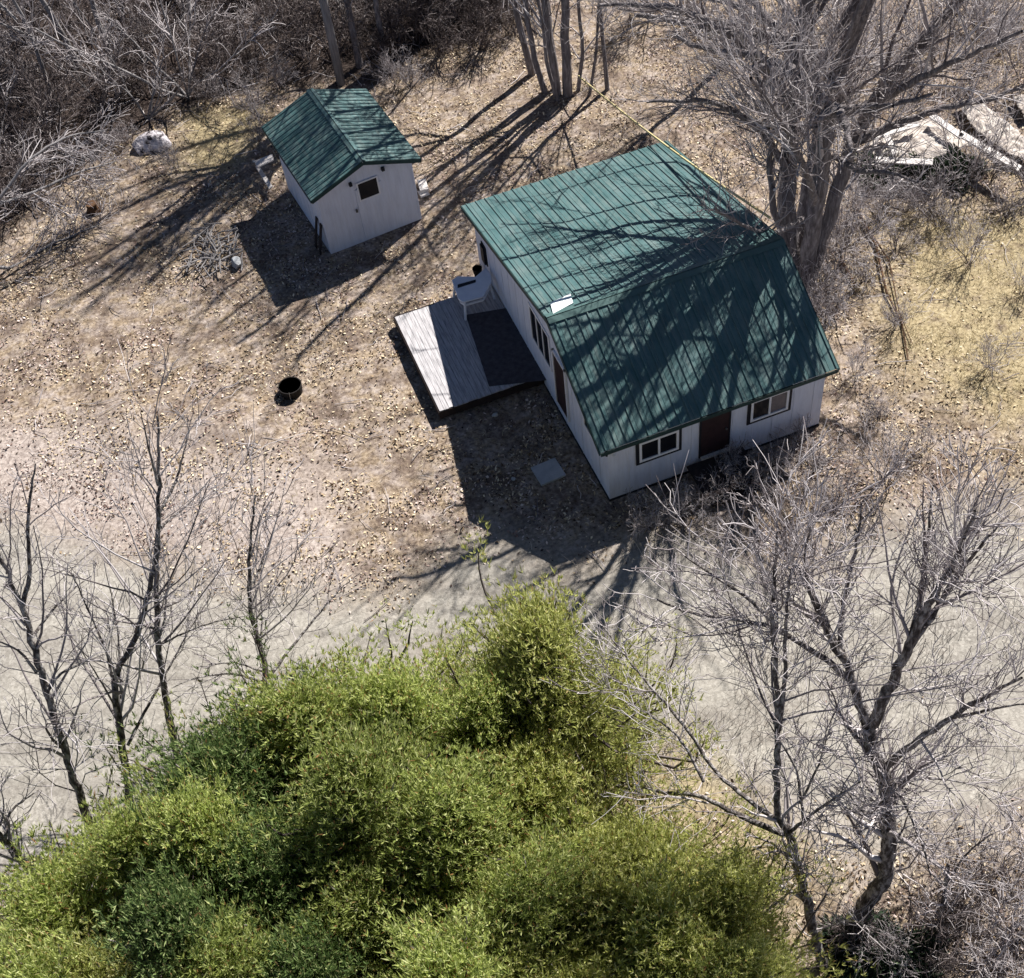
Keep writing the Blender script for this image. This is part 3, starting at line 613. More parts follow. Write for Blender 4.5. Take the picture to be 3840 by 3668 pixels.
# multi-stemmed clump at top centre, its long shadows cross the yard
cl = []
for x, y, lx, ly, hh, r in ((0,0,-1.6,.3,15,.17),(.3,-.2,.5,-.5,16,.19),(-.35,.35,-2.2,.8,14,.12),(.75,-.1,1.9,.2,13,.08),(.1,.4,-.2,1.8,14,.1),(1.0,-.55,2.3,-.6,12,.06),(-.1,-.3,-2.6,-1.2,12,.08)):
    cl.append(([(x,y,-.1),(x+lx*.12+.12*math.sin(9*x+hh),y+ly*.1,hh*.14),(x+lx*.2-.15*math.cos(7*y+hh),y+ly*.25+.15,hh*.3),(x+lx*.5,y+ly*.5,hh*.6),(x+lx,y+ly,hh)], r, r*.4))
make_tree('bare_tree', 'leafless many-stemmed tree clump at the top centre, where the yellow cable starts', tuple(gp(1070,182)), cl, 21, (90,380,1000), ('bark_grey','twig'), absolute=True, l1=(.1,.28), tmin=.08)
def simple_tree(name, label, px, h, r, seed, counts, mats, lean_xy=(0,0), group=None, nl=3, z=0, l1=(.25,.5), tmin=.35, cat='tree'):
    rg = np.random.RandomState(seed); B = tuple(gp(*px)); lx, ly = lean_xy
    L_ = [([(0,0,-.1),(lx*.1+rg.uniform(-.12,.12),ly*.1+rg.uniform(-.1,.1),h*.13),(lx*.2+rg.uniform(-.35,.35),ly*.2+rg.uniform(-.2,.2),h*.33),(lx*.55,ly*.55+rg.uniform(-.2,.2),h*.66),(lx,ly,h)], r, r*.25)]
    for i in range(nl):
        a = rg.uniform(0,2*math.pi); t = rg.uniform(.3,.6); x0, y0, z0 = lx*t*.8, ly*t*.8, h*t; ll = h*rg.uniform(.25,.4)
        L_.append(([(x0,y0,z0),(x0+ll*.45*math.cos(a),y0+ll*.45*math.sin(a),z0+ll*.5),(x0+ll*.7*math.cos(a),y0+ll*.7*math.sin(a),z0+ll*1.1)], r*.5, r*.15))
    return make_tree(name, label, B, L_, seed, counts, mats, group, absolute=True, l1=l1, tmin=tmin, cat=cat)
simple_tree('bare_tree', 'thin leafless tree standing behind the right back corner of the shed', (742,118), 13, .13, 31, (30,180,700), ('bark_grey','twig'), (.3,.2))
simple_tree('bare_tree', 'leafless tree just behind the shed, right of the utility pole', (690,128), 14, .15, 32, (30,180,700), ('bark_grey','twig'), (-.3,.4))
simple_tree('bare_tree', 'slender leafless tree left of the top centre clump with its trunk leaning left', (1022,142), 14, .15, 33, (50,260,900), ('bark_grey','twig'), (-2.4,.6))
simple_tree('bare_tree', 'slender leafless tree right of the top centre clump', (1165,172), 12, .09, 34, (26,170,700), ('bark_grey','twig'), (.8,.6))
simple_tree('bare_tree', 'leafless tree near the top edge between the clump and the huge tree', (1420,95), 13, .15, 35, (40,260,1200), ('bark_grey','twig'), (.3,.6))
for nn_, (u_, v_, hh_, r_, lab_) in enumerate(((868,30,19,.22,'tall leafless tree at the top edge between the pole and the top centre clump'),(955,-30,21,.3,'tall thick leafless tree just beyond the top edge, left of the clump'),(985,-62,21,.26,'tall leafless tree beyond the top edge, rear one of the pair'),(925,-8,20,.18,'tall thin leafless tree at the top edge next to the dark shrubs'),(1010,-85,22,.26,'tall leafless tree farthest beyond the top edge, above the clump'),(905,-30,19,.24,'tall thick leafless tree at the top edge above the dark shrubs'))):
    simple_tree('bare_tree', lab_, (u_, v_), hh_, r_, 130+nn_, (16,60,140), ('bark_grey','twig'), ((-.5,.3),(.6,-.4),(-.3,.5),(.2,.2),(.2,-.6),(-.5,-.2))[nn_], nl=2, tmin=.45)
simple_tree('bare_tree', 'pale trunked tree at the upper left corner, left of the two leaning trunks', (113,215), 11, .1, 36, (26,170,700), ('pole','twig'), (-.4,.2), tmin=.5)
simple_tree('bare_tree', 'pale leaning trunk in the dark thicket, left one of the pair', (150,130), 12, .14, 37, (20,120,500), ('pole','twig'), (-1.5,.6), tmin=.6)
simple_tree('bare_tree', 'pale leaning trunk in the dark thicket, right one of the pair', (222,128), 12, .13, 38, (20,120,500), ('pole','twig'), (-.7,.6), tmin=.6)

# foreground trees, left group
DT = ('bark_dark','twig')
make_tree('bare_tree', 'dark crooked leafless tree nearest the left edge, rising from the evergreens', (195,1640),
  [([(195,1640),(165,1560),(135,1480),(95,1340),(60,1225),(42,1165),(18,1110),(-5,1055)],.16,.05),
   ([(42,1165),(58,1100),(52,1000),(62,930),(68,890)],.08,.02),([(60,1225,0),(100,1170,.3),(140,1130,.5),(175,1105,.6)],.05,.015),
   ([(70,1290),(40,1250),(10,1235),(-20,1225)],.05,.015),([(88,1335),(110,1295,-.3),(160,1270,-.5),(200,1255,-.5)],.055,.015)], 41, (22,95,260), DT, tw=.0075, rk=.68)
make_tree('bare_tree', 'leafless tree with a forked dark trunk, second of the left group above the evergreens', (250,1560),
  [([(250,1560),(240,1470),(230,1390),(215,1300),(262,1225),(290,1130),(298,1050),(308,985)],.15,.05),
   ([(215,1300),(205,1250),(160,1150),(140,1100)],.05,.015),([(245,1430),(290,1340,.3),(320,1290,.4),(350,1230,.6),(400,1150,.8)],.06,.015),
   ([(228,1370),(190,1300,-.4),(150,1240,-.7)],.04,.012),([(232,1400),(232,1300,.6),(225,1200,.9),(200,1080,1.1)],.05,.012)], 42, (24,100,300), DT, tw=.0075, rk=.68)
make_tree('bare_tree', 'tall straight dark leafless tree, third of the left group above the evergreens', (345,1480),
  [([(345,1480),(330,1400),(312,1300),(300,1200),(302,1100),(304,1000),(305,900),(302,800)],.14,.035),
   ([(304,985),(335,930,.2),(350,880,.3),(365,820,.5)],.06,.015),([(305,1170),(350,1150,.4),(395,1110,.6),(430,1080,.8)],.05,.012),([(308,1010),(360,970,.5),(410,910,.9)],.05,.012),
   ([(300,1240),(360,1210,-.5),(420,1190,-.8),(480,1180,-1)],.04,.012),([(303,930),(285,860,-.3),(270,790,-.5)],.05,.012)], 43, (24,100,320), DT, tw=.0075, rk=.68)
make_tree('bare_tree', 'leafless tree with a slanting right branch, fourth of the left group above the evergreens', (500,1400),
  [([(500,1400),(512,1300),(500,1240),(482,1190),(476,1110),(480,1030),(490,950)],.13,.03),
   ([(515,1300),(560,1240,.3),(610,1180,.6),(650,1130,.8),(690,1100,1)],.06,.015),([(512,1310),(440,1290,-.5),(370,1300,-.8),(330,1320,-1)],.05,.012),
   ([(510,1290),(450,1270,.5),(400,1275,.9)],.04,.012),([(484,1120),(510,1060,.3),(530,1000,.6),(545,940,.9)],.045,.012)], 44, (28,110,340), DT, tw=.0075, rk=.68, lean=14)
make_tree('bare_tree', 'short dark leaning trunk with few branches at the lower left edge', (85,1730),
  [([(85,1730),(60,1670),(20,1625),(-15,1590),(-50,1540)],.15,.08),([(10,1610),(15,1560,.2),(45,1535,.4),(75,1515,.5)],.06,.015),([(30,1640),(10,1590,.4),(50,1560,.6)],.04,.012)], 45, (14,70,200), DT, tw=.0075, rk=.68)
# foreground trees, right group
make_tree('bare_tree', 'leafless tree with dark low spreading limbs just right of the evergreens', (1578,1850),
  [([(1578,1850),(1562,1790),(1545,1720),(1525,1640),(1515,1590),(1492,1565)],.17,.12),
   ([(1492,1568),(1490,1480),(1492,1380),(1488,1290),(1482,1190),(1486,1100),(1490,1020)],.1,.03),([(1494,1400),(1505,1320),(1506,1220),(1512,1120),(1530,1030)],.07,.02),
   ([(1505,1600),(1450,1580,.2),(1390,1550,.4),(1350,1525,.5),(1280,1520,.7),(1200,1505,1),(1140,1480,1.2),(1090,1450,1.4)],.1,.02),
   ([(1485,1570),(1430,1530,.4),(1370,1480,.7),(1320,1400,1),(1250,1320,1.4),(1200,1260,1.7),(1155,1200,2)],.08,.02),
   ([(1350,1500),(1320,1440,.3),(1290,1400,.5),(1230,1360,.8),(1170,1330,1)],.05,.015),
   ([(1510,1600),(1545,1570,-.3),(1600,1530,-.5),(1650,1500,-.6)],.06,.02),([(1540,1570),(1530,1480,-.4),(1490,1410,-.6),(1470,1380,-.8)],.04,.012),([(1535,1540),(1570,1470,-.6),(1590,1400,-.8)],.04,.012)],
  51, (60,330,1300), DT, l1=(.4,.8), tw=.0075, rk=.68)
make_tree('bare_tree', 'larger leafless tree with a thick Y shaped trunk near the right edge', (1640,1765),
  [([(1640,1765),(1672,1715),(1700,1680),(1706,1600),(1702,1520),(1680,1450),(1665,1400)],.26,.2),
   ([(1668,1405),(1650,1350),(1630,1290),(1600,1240),(1575,1170),(1530,1090),(1490,1010)],.16,.04),([(1630,1290),(1610,1230,.2),(1620,1150,.4),(1640,1060,.6),(1655,960,.9)],.09,.02),
   ([(1625,1300),(1570,1255,-.3),(1500,1210,-.6),(1410,1185,-.9),(1330,1180,-1.2),(1260,1150,-1.5)],.09,.025),([(1500,1215,-.6),(1440,1150,-.9),(1360,1100,-1.2),(1290,1050,-1.5)],.06,.015),
   ([(1668,1405),(1700,1330),(1735,1260),(1760,1200),(1800,1130),(1840,1060),(1870,980)],.17,.04),([(1740,1250),(1790,1180,.3),(1830,1110,.5),(1870,1060,.7),(1930,990,1)],.09,.02),
   ([(1745,1230),(1770,1130,.5),(1780,1040,.8),(1790,930,1.1)],.08,.02),([(1700,1470),(1760,1420,-.3),(1820,1380,-.5),(1880,1340,-.7),(1960,1300,-1)],.11,.03),
   ([(1840,1375),(1900,1360,-.8),(1970,1350,-1)],.05,.015),([(1710,1510),(1770,1490,.4),(1850,1500,.8),(1950,1530,1)],.05,.015),([(1715,1500,-.3),(1745,1560,-.8),(1770,1620,-1.3),(1785,1680,-1.6)],.05,.02),
   ([(1600,1240),(1560,1160,-.5),(1540,1080,-.8),(1560,980,-1)],.06,.015)],
  52, (90,560,2300), DT, l1=(.4,.75), tw=.0075, rk=.68)
make_tree('bare_sapling', 'thin dark leaning sapling in the lower right corner', (1800,1830), [([(1800,1830),(1806,1760),(1812,1700),(1818,1660)],.06,.04),([(1812,1700),(1850,1640,.2),(1900,1600,.3)],.03,.01)], 53, (10,40,90), DT, tw=.006, cat='sapling')
# boughs entering over the left edge
make_tree('bare_tree', 'leafless tree with pale boughs reaching in from the left edge over the leaves', (-60,560),
  [([(-60,560),(-50,480),(-30,430),(0,380)],.14,.06),([(-50,520),(10,555,-.4),(50,580,-.8),(110,590,-1.2),(170,600,-1.5)],.06,.02),([(-45,500),(20,520,.2),(90,470,.4),(170,440,.5),(240,410,.7)],.07,.02),
   ([(10,560,-.6),(50,620,-1),(110,650,-1.3),(160,700,-1.5)],.05,.015),([(-20,400),(60,370,.3),(150,330,.6),(220,310,.9)],.06,.02),([(0,380),(60,300,0),(130,260,.2),(200,250,.4)],.06,.02)], 54, (70,420,1300), ('pole','twig'), trop=.05)

# ------------------------------------------------------------------ bare shrubs (four kinds, copied)
def shrub_mesh(seed, ns, h, spread, c2, c3, tw=.008, r=.02):
    rng = np.random.RandomState(seed); n = ns; a = rng.rand(n)*2*np.pi; tilt = rng.rand(n)**.7*spread
    K = 7; Q = np.empty((n,K,3)); Q[:,0] = np.stack([.25*np.cos(a)*rng.rand(n), .25*np.sin(a)*rng.rand(n), np.zeros(n)-.03], -1)
    dr = np.stack([np.cos(a)*np.sin(tilt), np.sin(a)*np.sin(tilt), np.cos(tilt)], -1); ln = h*rng.uniform(.6,1.15,n)
    for k in range(1, K):
        Q[:,k] = Q[:,k-1]+dr*(ln/(K-1))[:,None]; dr = dr+rng.normal(size=(n,3))*.13; dr /= np.linalg.norm(dr, axis=1)[:,None]
    R = np.linspace(1,.4,K)[None]*rng.uniform(.6,1.4,n)[:,None]*r
    A2, r2 = spawn(rng, Q, R, c2, (.25,.6), (25,60), .12, .6, .2, 6, tw, .2, .3, 1.6); A3, r3 = spawn(rng, A2, r2, c3, (.4,.9), (25,65), .1, .8, .1, 4, tw*.8, .25, .15, .8)
    st = tubes_mesh(Q, R, 5); tw_ = join([tubes_mesh(A2, r2, 3), tubes_mesh(A3, r3, 3)])
    return np_mesh('stems', *st), np_mesh('twigs', *tw_)
WK = [shrub_mesh(66, 7, 3.8, 1.15, 50, 130, .012, .038), shrub_mesh(67, 6, 4.5, 1.0, 50, 140, .012, .045), shrub_mesh(68, 9, 3.0, 1.3, 60, 140, .011, .034)]
for a, b_ in WK: a.materials.append(M['pole']); b_.materials.append(M['twig'])
KINDS = [shrub_mesh(60, 14, 2.2, .9, 120, 420), shrub_mesh(61, 10, 3.0, .7, 110, 380), shrub_mesh(62, 18, 1.5, 1.1, 130, 420), shrub_mesh(63, 8, 4.2, .5, 110, 420)]
for a, b_ in KINDS: a.materials.append(M['twig_brown']); b_.materials.append(M['twig'])
BR = [shrub_mesh(64, 14, 2.0, 1.0, 120, 420), shrub_mesh(65, 12, 2.8, .8, 110, 380)]
for a, b_ in BR: a.materials.append(M['twig_brown']); b_.materials.append(M['twig_brown'])
def shrub(px, k, sc, seed, label, group, kinds=KINDS):
    q = gp(*px); q[2] = hgt(np.array([q[0]]), np.array([q[1]]))[0]
    t = thing('bare_shrub', label, 'shrub', tuple(q), seed*2.399 % 6.28, group); t.scale = (sc,sc,sc)
    for nm, me in zip(('stems','twigs'), kinds[k]): o = bpy.data.objects.new(nm, me); COL.objects.link(o); o.parent = t
rg = np.random.RandomState(9); k = 0
G1 = 'leafless shrubs of the dark thicket at upper left'
for v0 in range(-160, 470, 58):
    for u0 in range(-60, 1000, 80):
        u = u0+rg.uniform(-26,26); v = v0+rg.uniform(-20,20); w = gp(u, v)
        if sdist(np.array([w[0]]), np.array([w[1]]), WOODP)[0] < .2: continue
        shrub((u,v), rg.randint(0,4), rg.uniform(.7,1.25), k, 'tangled leafless shrub in the dark thicket at upper left', G1, [BR*2, WK+WK[:1], KINDS][(0,0,0,1,1,2)[rg.randint(0,6)]]); k += 1
G2 = 'leafless shrubs along the top edge right of the shed'
for u, v in ((760,95),(800,60),(850,70),(900,40),(950,30),(990,70),(870,10),(780,20),(930,90),(1010,20),(720,50),(840,110),(690,90)):
    shrub((u,v), rg.randint(0,2), rg.uniform(.6,1.0), k, 'dark brown leafless shrub along the top edge right of the shed', G2, BR); k += 1
G3 = 'leafless shrubs around the foot of the huge tree'
for u, v in ((1560,560),(1600,520),(1630,470),(1590,610),(1640,400),(1690,420),(1660,540),(1570,500),(1720,480),(1540,590),(1700,380)):
    shrub((u,v), rg.randint(0,3), rg.uniform(.55,.9), k, 'grey leafless shrub around the foot of the huge tree', G3); k += 1
G4 = 'leafless shrubs at the upper right beyond the huge tree'
for u, v in ((1700,180),(1760,170),(1800,120),(1860,140),(1920,100),(1960,150),(1740,90),(1880,60),(1660,130),(1250,20),(1330,60),(1400,110),(1440,30),(1980,380),(1900,340),(1850,360),(1200,60),(1780,380),(1840,30),(1950,20),(1600,60),(1540,20),(1350,-10)):
    shrub((u,v), rg.randint(0,4), rg.uniform(.6,1.0), k, 'grey leafless shrub in the brush at the upper right', G4); k += 1
G8 = 'leafless shrubs at the edge of the straw clearing'
for u, v in ((1740,400),(1800,430),(1930,420),(1720,620),(1900,700),(1960,560),(1860,500),(1640,720),(1690,800),(1780,860)):
    shrub((u,v), rg.randint(0,2), rg.uniform(.35,.6), k, 'small pale leafless shrub in the straw clearing right of the cabin', G8); k += 1
G5 = 'leafless shrubs in front of the cabin front wall'
for u, v in ((1390,905),(1430,930),(1480,895),(1530,860),(1350,960),(1460,960),(1250,1010),(1560,900),(1600,980),(1700,930),(1400,1010),(1310,1010)):
    shrub((u,v), rg.randint(0,3), rg.uniform(.4,.7), k, 'low leafless shrub in front of the cabin front wall', G5); k += 1
G6 = 'leafless shrubs in the lower right corner'
for u, v in ((1900,1700),(1850,1780),(1940,1820),(1750,1800),(1960,1640),(1700,1850),(1880,1860),(1990,1740),(1820,1700),(1650,1800),(1780,1870)):
    shrub((u,v), rg.randint(0,3), rg.uniform(.45,.8), k, 'tangled leafless shrub in the lower right corner', G6, KINDS if rg.rand() < .5 else BR*2); k += 1
G7 = 'leafless shrubs beside the boulder and the shed'
for u, v in ((480,190),(500,230),(420,200),(540,170),(250,280),(760,165),(790,170),(340,330),(495,270)):
    shrub((u,v), rg.randint(0,2), rg.uniform(.35,.6), k, 'small leafless shrub near the boulder and the shed', G7); k += 1

# fallen branches right of the cabin
for nm_, P_, r_ in (('long dark fallen branch on the pink leaves right of the cabin',((1640,395),(1680,470),(1700,560),(1730,620),(1742,692)),.05),
                    ('short dark fallen branch right of the cabin roof',((1612,498),(1625,520),(1640,548)),.07),
                    ('thin dark fallen branch at the edge of the yellow grass',((1660,430),(1705,500),(1725,600),(1750,660)),.03)):
    q = [gp(*p_, .08) for p_ in P_]; q0 = q[0]; o = MB().tube([tuple(w_-q0) for w_ in q], list(np.linspace(r_, r_*.4, len(q))), 7).build('fallen_branch', M['stump']); o.location = tuple(q0); tag(o, nm_, 'branch')

# ------------------------------------------------------------------ evergreens
def conifer_meshes(seed, H, Rr, nb=340, per=34):
    rng = np.random.RandomState(seed)
    t = rng.rand(nb)**.8; z0 = .3+t*(H-.5); az = rng.rand(nb)*2*np.pi
    lobes = 1+.34*np.sin(az*2+seed+t*4)+.26*np.sin(az*5-t*9+seed)
    ln = Rr*((1-t)**.85+.07)*lobes*rng.uniform(.45,1.35,nb)
    K = 6; Q = np.empty((nb,K,3)); Q[:,0] = np.stack([0*z0,0*z0,z0], -1); el = np.radians(26+34*t+rng.normal(size=nb)*17)
    sp = rng.rand(nb) < .42; rad = ln*rng.uniform(.35,1.0,nb)       # some upright leaders break the outline
    st_ = Q[:,0].copy(); Q[sp,0] += np.stack([np.cos(az)*rad, np.sin(az)*rad, .45*rad], -1)[sp]; el[sp] = np.radians(rng.uniform(62,88,sp.sum())); ln = np.where(sp, rng.uniform(.8,1.75,nb)*(1.2-.75*t), ln)
    dr = np.stack([np.cos(az)*np.cos(el), np.sin(az)*np.cos(el), np.sin(el)], -1)
    for k in range(1, K):
        Q[:,k] = Q[:,k-1]+dr*(ln/(K-1))[:,None]; dr = dr+rng.normal(size=(nb,3))*.07+np.array([0,0,.02]); dr /= np.linalg.norm(dr, axis=1)[:,None]
    R = np.linspace(.03,.008,K)[None]*np.ones((nb,1)); QB = Q.copy(); QB[sp,1:] = Q[sp,:-1]; QB[sp,0] = st_[sp]
    bv = tubes_mesh(QB, R, 4)
    # sprays: along outer part of the boughs
    n = nb*per; bi = rng.randint(0, nb, n); tt = .25+.75*rng.rand(n)**.7; ft = tt*(K-1); i0 = np.minimum(ft.astype(int), K-2); fr = (ft-i0)[:,None]
    c0 = Q[bi,i0]*(1-fr)+Q[bi,i0+1]*fr; tan = Q[bi,i0+1]-Q[bi,i0]; tan /= np.linalg.norm(tan, axis=1)[:,None]
    c0 = c0+rng.normal(size=(n,3))*np.array([.19,.19,.14])
    # each spray = 5 narrow blades fanning up and out
    nbld = 7; base = np.repeat(c0, nbld, 0); tn = np.repeat(tan, nbld, 0)
    d = tn*.7+rng.normal(size=(n*nbld,3))*.42+np.array([0,0,.75]); d /= np.linalg.norm(d, axis=1)[:,None]
    l = rng.uniform(.08,.22,n*nbld)[:,None]; w = rng.uniform(.007,.014,n*nbld)[:,None]
    sd_ = np.cross(d, rng.normal(size=d.shape)); sd_ /= np.linalg.norm(sd_, axis=1)[:,None]
    p0 = base; p1 = base+d*l*.5+sd_*w; p2 = base+d*l; p3 = base+d*l*.5-sd_*w
    V = np.stack([p0,p1,p2,p3], 1).reshape(-1,3)
    F = np.arange(len(V)).reshape(-1,4)
    tr = MB().tube([(0,0,-.3),(0,0,H*.5),(0,0,H*.93)],[.16,.1,.03],8)
    tm = bpy.data.meshes.new('trunk'); tm.from_pydata(tr.v, [], tr.f); tm.materials.append(M['bark_dark'])
    bm_ = np_mesh('boughs', *bv); bm_.materials.append(M['twig_brown']); cm = np_mesh('crown', V, F); cm.materials.append(M['foliage'])
    return tm, bm_, cm
CON = [conifer_meshes(71, 6.5, 2.3), conifer_meshes(72, 6.0, 2.5), conifer_meshes(73, 7.0, 2.1), conifer_meshes(74, 5.5, 2.4)]
CH_ = [6.5,6.0,7.0,5.5]
EV = [((1040,1190),0,1.0,'rightmost peak of the evergreen group, its tip closest to the cabin'),
 ((760,1300),1,.9,'narrow evergreen tip left of the tallest peak'),
 ((920,1290),2,.85,'evergreen between the tallest peak and the narrow tip to its left'),
 ((560,1320),1,.9,'evergreen under the fourth bare tree of the left group'),
 ((400,1430),3,1.0,'evergreen under the straight dark bare tree of the left group'),
 ((235,1560),0,.85,'evergreen at the foot of the two leftmost dark bare trees'),
 ((70,1700),3,.9,'evergreen at the left edge beside the short leaning trunk'),
 ((660,1450),2,1.0,'evergreen in the middle of the upper row of the group'),
 ((1010,1420),3,1.0,'evergreen directly below the peak closest to the cabin'),
 ((850,1500),0,1.0,'evergreen at the centre of the evergreen group'),
 ((1180,1590),1,.8,'evergreen at the right shoulder of the group facing the open road'),
 ((1400,1680),2,.75,'low evergreen near the dark spreading bare tree'),
 ((480,1610),1,1.0,'shaded dark evergreen in the left half of the group'),
 ((300,1730),2,1.0,'evergreen near the bottom edge, right of the leftmost one'),
 ((130,1830),1,.9,'evergreen in the bottom left corner'),
 ((700,1680),3,1.0,'evergreen at the bottom, left of centre'),
 ((1000,1640),0,1.0,'evergreen at the bottom centre'),
 ((1270,1740),1,.9,'evergreen at the bottom, right of centre'),
 ((540,1820),0,1.0,'evergreen at the bottom edge between two darker ones'),
 ((860,1850),2,1.0,'evergreen cut off by the bottom edge at the centre'),
 ((1120,1850),3,1.0,'evergreen cut off by the bottom edge, right of the centre'),
 ((1420,1830),0,.8,'evergreen cut off by the bottom edge beside the dark spreading bare tree')]
EV += [((1090,1290),3,.8,'evergreen on the right flank of the peak closest to the cabin'),((1000,1300),1,.8,'evergreen just under the peak closest to the cabin'),
 ((620,1560),1,.9,'evergreen left of the centre of the group'),((360,1560),0,.9,'evergreen below the straight dark bare tree'),((940,1750),2,.9,'small evergreen tip low at the centre'),
 ((1130,1680),3,.9,'evergreen tip low right of the centre'),((1320,1840),2,.85,'evergreen cut off by the bottom edge, second from its right end'),((390,1850),0,.95,'evergreen cut off by the bottom edge in the left third'),
 ((20,1850),2,.9,'evergreen at the very corner of the bottom left'),((770,1400),3,.8,'evergreen under the narrow tip'),((820,1640),1,.95,'evergreen between the centre and the bottom edge'),((1240,1640),0,.7,'low evergreen on the right shoulder facing the grass')]
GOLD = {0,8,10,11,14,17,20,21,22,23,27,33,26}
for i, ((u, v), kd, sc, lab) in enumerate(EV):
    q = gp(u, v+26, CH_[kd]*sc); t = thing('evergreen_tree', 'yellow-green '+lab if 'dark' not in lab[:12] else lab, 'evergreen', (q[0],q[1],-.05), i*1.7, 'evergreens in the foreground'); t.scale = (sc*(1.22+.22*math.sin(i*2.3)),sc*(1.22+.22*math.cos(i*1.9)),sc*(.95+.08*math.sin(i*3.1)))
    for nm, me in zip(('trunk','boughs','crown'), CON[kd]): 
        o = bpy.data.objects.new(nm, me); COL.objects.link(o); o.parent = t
        if nm == 'crown' and i in (12,13,18,4): o.material_slots[0].link = 'OBJECT'; o.material_slots[0].material = M['foliage_blue']  # darker green hue variant
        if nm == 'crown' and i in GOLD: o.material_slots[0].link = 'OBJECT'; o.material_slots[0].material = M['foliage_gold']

# juniper shrubs under the tarps and at lower right
def blade_ball(seed, n, rad, lw=(.12,.26), flat=.6):
    rng = np.random.RandomState(seed); d = rng.normal(size=(n,3)); d[:,2] = np.abs(d[:,2]); d /= np.linalg.norm(d, axis=1)[:,None]
    lob = 1+.3*np.sin(np.arctan2(d[:,1], d[:,0])*4+seed); c0 = d*(rng.rand(n)**.5*lob)[:,None]*np.array([rad,rad,rad*flat])
    dd = d+rng.normal(size=(n,3))*.6; dd /= np.linalg.norm(dd, axis=1)[:,None]; l = rng.uniform(*lw, n)[:,None]; w = l*.13; sd_ = np.cross(dd, rng.normal(size=d.shape)); sd_ /= np.linalg.norm(sd_, axis=1)[:,None]
    V = np.stack([c0,c0+dd*l*.5+sd_*w,c0+dd*l,c0+dd*l*.5-sd_*w],1).reshape(-1,3); return np_mesh('foliage', V, np.arange(len(V)).reshape(-1,4))
JU = [blade_ball(81, 4200, .9), blade_ball(82, 4200, .8)]
for j in JU: j.materials.append(M['foliage_dark'])
for i, (u, v, sc, lab) in enumerate(((1690,330,.9,'dark juniper below the crumpled white tarp, leftmost of three'),(1760,335,.9,'dark juniper below the crumpled white tarp, middle of three'),(1830,330,.9,'dark juniper below the crumpled white tarp, rightmost of three'),
     (1650,1830,1.0,'dark green low juniper at the foot of the Y shaped tree'),(1740,1850,.9,'dark green low juniper cut off by the bottom edge at lower right'))):
    q = gp(u, v); t = bpy.data.objects.new('juniper_shrub', JU[i%2]); COL.objects.link(t); t.location = tuple(q); t.scale = (sc,sc,sc); t.rotation_euler = (0,0,i*1.1); tag(t, lab, 'juniper', 'low junipers')

# yellow cable
a_ = gp(1110,146,1.2); b_ = survey(1477,418,(0,0,1),5.2)
pts = [a_+(b_-a_)*t-np.array([0,0,.5*4*t*(1-t)*.35]) for t in np.linspace(0,1,16)]
o = MB().tube([tuple(q-a_) for q in pts], [.036]*16, 6).build('cable', M['cable']); o.location = tuple(a_); tag(o, 'pale yellow cable stretched from the top centre tree clump over the cabin roof edge', 'cable')

# firewood sticks left of the shed
rg = np.random.RandomState(77); sm = MB().tube([(-.5,0,0),(-.1,.03,.01),(.2,-.02,0),(.5,.02,.01)],[.035,.033,.03,.024],6)
st0 = None
for i in range(110):
    u = 405+rg.normal()*27; v = 482+rg.normal()*24; q = gp(u, v)
    if st0 is None: o = sm.build('stick', M['pole']); st0 = o
    else: o = st0.copy(); COL.objects.link(o)
    o.location = (q[0],q[1],rg.uniform(.03,.3)); o.rotation_euler = (rg.uniform(0,6),rg.uniform(-.35,.35),rg.uniform(0,3.1)); s = rg.uniform(.25,.85); o.scale = (s,s*1.1,s*1.1)
    tag(o, 'loose grey stick in the brushwood heap left of the shed', 'stick', 'sticks of the brushwood heap left of the shed')

# ------------------------------------------------------------------ ground stuff
def visible_xy(rng, n, u0=-120, u1=2080, v0=-120, v1=2000):
    P = np.stack([rng.uniform(u0,u1,n), rng.uniform(v0,v1,n)], -1)
    cor = np.array([gp(u,v)[:2] for u, v in ((u0,v0),(u1,v0),(u1,v1),(u0,v1))]); lo = cor.min(0)-1; hi = cor.max(0)+1
    XY = rng.uniform(lo, hi, (n,2)); s = sdist(XY[:,0], XY[:,1], cor); return XY[s > -1.5]
def inside_building(x, y):
    a = (x > -.1)&(x < L+.1)&(y > -.1)&(y < WD+.1); dk_ = (x > -3.3)&(x < 0)&(y > 4.75)&(y < 9.25)
    xs_ = (x-SX)*c+(y-SY)*s_; ys_ = -(x-SX)*s_+(y-SY)*c; return a|dk_|((xs_ > -.05)&(xs_ < SW+.05)&(ys_ > -.05)&(ys_ < SL+.05))
rng = np.random.RandomState(101)
XY = visible_xy(rng, 520000); x, y = XY[:,0], XY[:,1]; zr, zg, zw = zones(x, y); dens = fbm(x*.9, y*.9, 3)
keep = (rng.rand(len(x)) < np.clip((1-zr*.997)*(.05+(dens-.25)*2.6)*(1-.75*zg), 0, 1)) & ~inside_building(x, y)
x, y, zw, zg = x[keep], y[keep], zw[keep], zg[keep]
